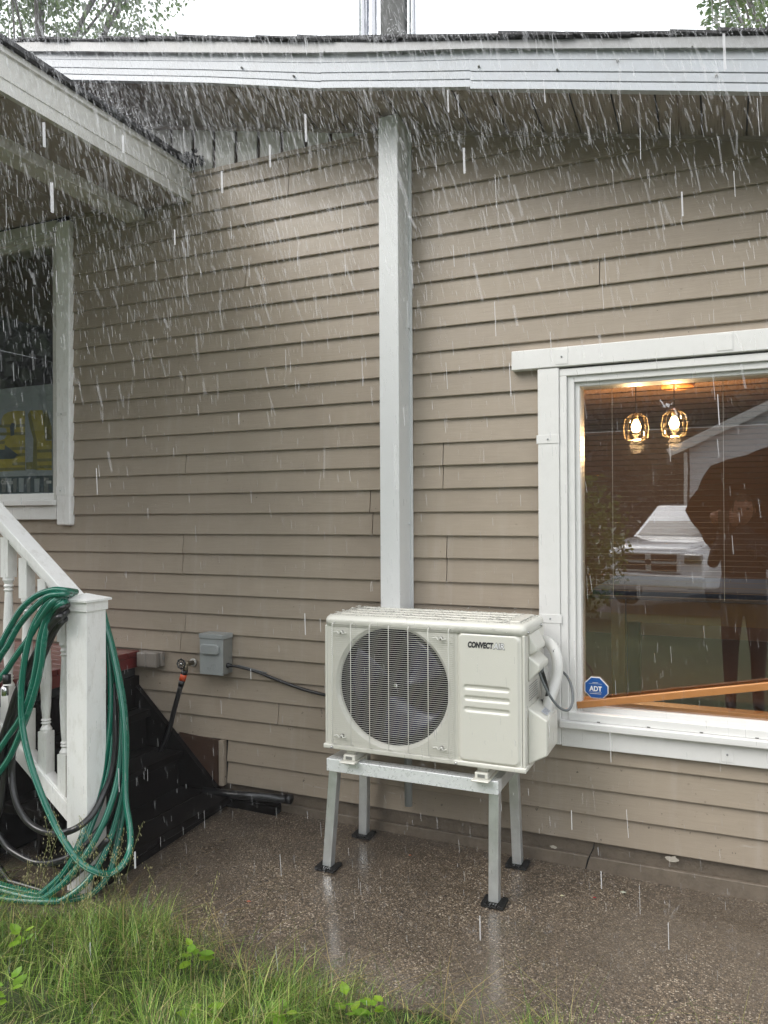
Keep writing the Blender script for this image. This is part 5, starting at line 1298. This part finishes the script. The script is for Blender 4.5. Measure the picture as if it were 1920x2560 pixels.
# ================================================================== GRASS AND WEEDS
def blade(mb, b_, h, lean, az, w, col, curl=1.0):
    d = Vector((math.cos(az), math.sin(az), 0)); sd = Vector((-d.y, d.x, 0)); P = []
    for i in range(4):
        u = i/3; P.append(b_+Vector((0, 0, h*u*(1-.25*lean*u*curl)))+d*(lean*h*u*u))
    vs = []
    for i, p_ in enumerate(P[:3]): ww = w*(1-.28*i); vs += [p_-sd*ww/2, p_+sd*ww/2]
    vs.append(P[3])
    mb.add(vs, [(0, 1, 3, 2), (2, 3, 5, 4), (4, 5, 6)], col)
gr = MB(); random.seed(21)
def gcol():
    t_ = random.random(); k = random.choice((random.uniform(.3, .8), random.uniform(.8, 1.7)))
    if t_ < .13: c = (.48, .40, .19)
    elif t_ < .45: c = (.22, .36, .06)
    elif t_ < .72: c = (.10, .21, .03)
    else: c = (.38, .48, .13)
    return tuple(x*k for x in c)
n = 0
while n < 43000:
    x = random.uniform(-3.9, 1.3); ye = edge_y(x); y = ye-abs(random.gauss(0, .42))+random.uniform(-.02, .13)*random.random() if random.random() < .75 else random.uniform(-3.0, ye)
    dens_ = noise.noise(Vector((x*3, y*3, 0)))
    rt = sm(-.9, .2, x)
    if random.random() < .68*rt+.25*(dens_ < -.15): n += .4; continue
    if y < -2.9: continue
    z = ground_z(x, y)-.03
    patch = .75+.55*max(-.6, min(.8, noise.noise(Vector((x*2.1, y*2.1, 7)))*1.6))
    fromedge = max(0, ye-y)
    h = random.uniform(.05, .19)*patch*(1-.52*rt)*(1 if fromedge > .06 else .75)
    if x < -1.2: h *= 1.25
    az_ = 2*PI*noise.noise(Vector((x*2.6, y*2.6, 31)))*1.6+random.gauss(0, .9)
    ln = abs(random.gauss(.5, .4)) if random.random() < .5 else abs(random.gauss(1.15, .5))
    blade(gr, Vector((x, y, z)), h, ln, az_, random.uniform(.0018, .0046), gcol()); n += 1
# long leaning blades spilling over the slab
for i in range(620):
    x = random.uniform(-2.6, .6); ye = edge_y(x); y = ye+random.uniform(-.16, .05)
    if random.random() < .8*sm(-1.0, 0.0, x): continue
    c = random.choice(((.42, .33, .14), (.34, .26, .10), (.16, .22, .05), (.11, .18, .035), (.30, .30, .10)))
    blade(gr, Vector((x, y, ground_z(x, y)-.01)), random.uniform(.10, .26), random.uniform(.6, 2.4), random.uniform(-.6, 3.6), random.uniform(.0015, .003), c, 1.5)
tag(gr.build('grass', 'grass_blade', None, fixn=False), 'long wet grass with straw coloured stalks spilling over the slab edge', 'grass', kind='stuff')
sh = MB()
for px, py, top_ in [(random.uniform(0, 330), random.uniform(2320, 2480), random.uniform(.25, .45)) for _ in range(20)]+[(300, 2420, .42), (292, 2420, .5), (345, 2440, .40), (560, 2500, .3), (425, 2450, .38), (510, 2460, .34), (880, 2560, .2), (60, 2500, .5), (400, 2560, .3)]:
    b_ = atG(px, py); az = random.uniform(0, 2*PI); P = []
    for i in range(7):
        u = i/6; P.append(b_+Vector((math.cos(az)*.25*top_*u*u, math.sin(az)*.15*top_*u*u, top_*u)))
    sh.tube(P, .0008, 4); sh.c += [(.22, .24, .08)]*(len(sh.f)-len(sh.c))
    for j in range(26):
        u = random.uniform(.62, 1); i = min(5, int(u*6)); q0 = P[i].lerp(P[i+1], u*6-i)
        off = Vector((random.uniform(-1, 1), random.uniform(-1, 1), random.uniform(-.2, .8))).normalized()*random.uniform(.006, .03)*(1.25-u)*2
        q1 = q0+off
        sh.add([q0, q0+Vector((.0005, 0, 0)), q1], [(0, 1, 2)], (.30, .30, .12))
        d = Vector((random.uniform(-.4, .4), random.uniform(-.4, .4), 1)).normalized()*.0045; e = Vector((.0014, 0, 0))
        sh.add([q1-d, q1+e, q1+d, q1-e], [(0, 1, 2, 3)], (.52, .48, .26))
tag(sh.build('seed_heads', 'grass_blade', None, fixn=False), 'thin pale seed heads of wild grass standing above the lawn', 'grass', kind='stuff')
WL = [(478, 2430, .10, 'small bright weed with two leaves standing at the slab edge in the grass'), (498, 2575, .07, 'broad leaved weed in the grass at the bottom, left of centre'), (700, 2585, .10, 'leafy weed at the bottom just left of the bare slab corner'),
      (862, 2570, .09, 'thin upright weed at the bottom centre beside another weed'), (922, 2570, .10, 'bushier leafy weed at the bottom centre, last before the open slab'), (15, 2530, .10, 'single pointed yellow green leaf at the lower left picture edge'), (50, 2400, .09, 'round leaved weed in the grass below the hose end')]
for px, py, h, lab in WL:
    b_ = atG(px, py); g = thing('weed', (0, 0, 0), lab, 'weed')
    s_ = MB(); s_.tube([b_, b_+Vector((.01, 0, h))], .0012, 5); s_.build('stem', 'green_hose' if 0 else 'bark', g)
    for k in range(random.randint(6, 9)):
        a = random.uniform(0, 2*PI); c = b_+Vector((.01, 0, h*random.uniform(.45, 1.05))); d = Vector((math.cos(a), math.sin(a), random.uniform(-.2, .5))).normalized()
        L = random.uniform(.030, .056); sd = d.cross(Vector((0, 0, 1))).normalized()*L*.36; n_ = sd.cross(d).normalized()*L*.12
        c = c+d*L*.3
        col = (.13+random.random()*.08, .26+random.random()*.08, .03)
        MB().add([c, c+d*L*.35+sd, c+d*L*.75+sd*.8, c+d*L*1.05, c+d*L*.75-sd*.8, c+d*L*.35-sd, c+d*L*.5-n_], [(0, 1, 6), (1, 2, 6), (2, 3, 6), (3, 4, 6), (4, 5, 6), (5, 0, 6)]).build('leaf', 'leaf', g, fixn=False)
        o = bpy.context.scene.objects[-1] if 0 else None
for o in list(bpy.data.objects):
    if o.name.startswith('leaf') and o.type == 'MESH' and o.parent and o.parent.name.startswith('weed'):
        me = o.data; at_ = me.color_attributes.new('tint', 'FLOAT_COLOR', 'CORNER'); k = random.random()
        at_.data.foreach_set('color', [.20+.12*k, .38+.10*k, .04, 1]*len(me.loops))
# leaf litter, petals and paint flecks on the slab and the footing
lt = MB(); random.seed(5)
for i in range(260):
    x = random.uniform(-2.4, .9); y = random.uniform(-1.25, -.01) if random.random() < .6 else random.uniform(-.2, -.02)
    if y < edge_y(x): continue
    z = ground_z(x, y)+.004; a = random.uniform(0, PI); s_ = random.uniform(.001, .0042); d = Vector((math.cos(a), math.sin(a), .1))*s_*1.5; e = Vector((-math.sin(a), math.cos(a), .1))*s_*.6
    col = random.choice(((.5, .46, .38), (.55, .52, .45), (.25, .19, .12), (.05, .04, .03), (.3, .28, .12)))
    lt.add([Vector((x, y, z))-d, Vector((x, y, z+.001))+e, Vector((x, y, z))+d, Vector((x, y, z+.001))-e], [(0, 1, 2, 3)], col)
tag(lt.build('litter', 'leaf', None, fixn=False), 'scattered tiny petals and bits of leaf on the wet slab', 'litter', kind='stuff')
for px, py, s_, col, lab, cat in ((1486, 2244, .008, (.32, .03, .03), 'tiny red petal on the slab right of the stand', 'petal'), (622, 2253, .010, (.42, .14, .08), 'small orange leaf on the slab left of the stand', 'leaf'), (1558, 2230, .012, (.6, .62, .5), 'pale petal near the wall on the right', 'petal'), (1405, 2239, .008, (.65, .62, .4), 'cream petal between stand and red petal', 'petal'), (1025, 2138, .007, (.4, .15, .08), 'brown leaf bit behind the front legs of the stand', 'leaf')):
    p_ = atG(px, py, .006); d = Vector((1, .3, 0))*s_; e = Vector((-.3, 1, .1))*s_*.6
    tag(MB().add([p_-d, p_-e*.9-d*.2, p_+d*.6-e*.5, p_+d, p_+e, p_-d*.5+e*.7, p_+Vector((0, 0, .004))], [(0, 1, 6), (1, 2, 6), (2, 3, 6), (3, 4, 6), (4, 5, 6), (5, 0, 6)], col).build('petal' if cat == 'petal' else 'fallen_leaf', 'leaf', None, fixn=False), lab, cat)
for px, py, s_ in ((1680, 2147, .030), (1384, 2118, .016), (1060, 2130, .008)):
    p_ = at(px, py, -.0135); pl = [(p_.x+s_*(.6+.5*random.random())*math.cos(a), p_.z+s_*.45*(.5+.6*random.random())*math.sin(a)) for a in [2*PI*q/11 for q in range(11)]]
    MB().prism(pl, lambda x, z: (x, -.0125, z), lambda x, z: (x, -.0138, z)).build('paint_patch', 'paint_fleck', house)
ck = [at(px, py, -.0130) for px, py in ((1487, 2098), (1484, 2120), (1476, 2136), (1470, 2150), (1464, 2172))]
MB().tube(ck, [.0015, .0028, .002, .0035, .002], 5).build('crack', 'dark_gap', house)

# ================================================================== RAIN
random.seed(77)
rn = MB()
def streak(c, d, L, w, a):
    d = d.normalized(); x = d.cross(Vector((0, 1, 0))).normalized()*w/2; y = Vector((0, w*.5, 0))
    p0, p1 = c-d*L/2, c+d*L/2
    rn.add([p0+x, p0-x*.5+y, p0-x*.5-y, p1+x, p1-x*.5+y, p1-x*.5-y], [(0, 3, 4, 1), (1, 4, 5, 2), (2, 5, 3, 0)], (a, a, a))
RAIN = 66000
k = 0
while k < RAIN:
    y = random.uniform(-2.75, -.40); x = random.uniform(-2.42, .9); z = random.uniform(0.0, 3.7)
    far = (y+2.75)/2.35
    zt = 1.62+.70*far                                   # drips and spray off the eaves thicken with height
    p_ = .022+.978*sm(zt-.45, zt+.95, z)*(1-.62*sm(-1.6, .3, x))
    if random.random() > p_: continue
    tilt = random.gauss(.34, .13)*sm(1.5, 2.8, z)+random.gauss(.06, .03)
    d = Vector((tilt, random.uniform(-.05, .05), -1)); near = .45+.55*far
    streak(Vector((x, y, z)), d, random.uniform(.010, .036)*near, random.uniform(.0006, .0013)*near, random.uniform(.07, .34)); k += 1
for i in range(9500):                                    # faint wide streaks added as a pale veil standing in for spray mist
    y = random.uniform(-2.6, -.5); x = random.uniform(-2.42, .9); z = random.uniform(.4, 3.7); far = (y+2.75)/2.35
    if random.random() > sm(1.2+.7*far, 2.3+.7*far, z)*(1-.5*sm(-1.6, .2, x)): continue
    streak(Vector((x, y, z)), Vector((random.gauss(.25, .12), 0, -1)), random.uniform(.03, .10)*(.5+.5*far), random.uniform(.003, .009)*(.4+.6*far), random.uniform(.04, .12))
for i in range(300):                                     # heavier drops falling straight
    y = random.uniform(-2.0, -.42); x = random.uniform(-2.4, .9); z = random.uniform(.1, 3.6)
    if random.random() > .25+.75*sm(1.2, 2.6, z): continue
    streak(Vector((x, y, z)), Vector((random.gauss(.05, .02), 0, -1)), random.uniform(.05, .09), random.uniform(.0014, .0024), random.uniform(.25, .5))
for px, py, L, w in ((111, 337, 70, 11), (131, 494, 85, 12), (308, 360, 48, 7), (555, 455, 55, 7), (675, 390, 55, 6), (764, 320, 66, 7), (1160, 402, 56, 7), (1120, 253, 50, 5), (437, 593, 40, 5), (1705, 510, 48, 5), (1810, 130, 70, 8)):
    streak(at(px, py, -2.25), Vector((.03, 0, -1)), L/1930*1.15, w/1930*.9, .42)
for px, py, L, w in ((1503, 2200, 40, 5), (1671, 2340, 60, 4), (1200, 2320, 60, 6), (338, 2150, 50, 10), (1429, 2050, 45, 4), (226, 2380, 60, 7), (627, 1685, 30, 3)):
    streak(at(px, py, -1.3), Vector((.02, 0, -1)), L/1930*2.0, w/1930*1.2, .45)
for i in range(5200):                                    # spray bouncing along the roof edges
    if random.random() < .55:
        y = random.uniform(-2.5, -.03); c = Vector((PX+.02+random.gauss(0, .05), y, 3.21+abs(random.gauss(0, .045))))
    else:
        x = random.uniform(-3.2, .5); c = Vector((x, YF-random.uniform(0, .06), roof_z(x)+abs(random.gauss(0, .03))))
    streak(c, Vector((random.uniform(-1, 1), random.uniform(-.5, .5), random.uniform(-1, 1))), random.uniform(.003, .012), random.uniform(.001, .0022), random.uniform(.15, .5))
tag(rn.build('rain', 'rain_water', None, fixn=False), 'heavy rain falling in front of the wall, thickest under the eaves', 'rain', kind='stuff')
sp = MB()
for px, py, s_ in [(555, 2325, .055), (636, 2362, .06), (1672, 2300, .07), (1180, 2340, .045), (905, 2160, .03), (1390, 2420, .03), (420, 2260, .04), (760, 2380, .04), (1000, 2300, .03), (1830, 2380, .03)]+[(random.uniform(300, 1900), random.uniform(2130, 2500), random.uniform(.012, .03)) for _ in range(60)]:
    c = atG(px, py)
    if c.y < edge_y(c.x): continue
    for q in range(12):
        a = random.uniform(0, 2*PI); d = Vector((math.cos(a)*.5, math.sin(a)*.5, random.uniform(.5, 1.2))).normalized(); r0 = random.uniform(.15, .8)*s_; r1 = r0+random.uniform(.15, .5)*s_; w = s_*.035
        e = d.cross(Vector((0, 1, 0))).normalized()*w
        sp.add([c+d*r0-e, c+d*r0+e, c+d*r1+e*.5, c+d*r1-e*.5], [(0, 1, 2, 3)], (.15, .15, .15))
for i in range(90):                                      # spatter jumping off the lid of the unit
    c = Vector((random.uniform(-1.42, -.7), random.uniform(-.3, -.1), 1.027+abs(random.gauss(0, .012)))); r = random.uniform(.001, .0024)
    sp.add([c-Vector((r, 0, 0)), c+Vector((0, 0, r)), c+Vector((r, 0, 0)), c-Vector((0, 0, r)), c-Vector((0, r, 0))], [(0, 1, 4), (1, 2, 4), (2, 3, 4), (3, 0, 4)], (.6, .6, .6))
tag(sp.build('rain_splashes', 'rain_water', None, fixn=False), 'raindrop splashes on the slab and on top of the unit', 'splash', kind='stuff')

# ================================================================== AIR: rain haze
m, t, b, out = new_mat('rain_haze'); t.nodes.remove(b)
pv = t.nodes.new('ShaderNodeVolumePrincipled'); pv.inputs['Color'].default_value = (.96, .98, 1, 1); pv.inputs['Density'].default_value = 0.0030
t.links.new(pv.outputs[0], out.inputs['Volume'])
tag(MB().box(-270, 270, -270, 270, -3.5, 19).build('haze', 'rain_haze', None), 'pale rain haze filling the air of the whole yard', 'haze', kind='stuff')
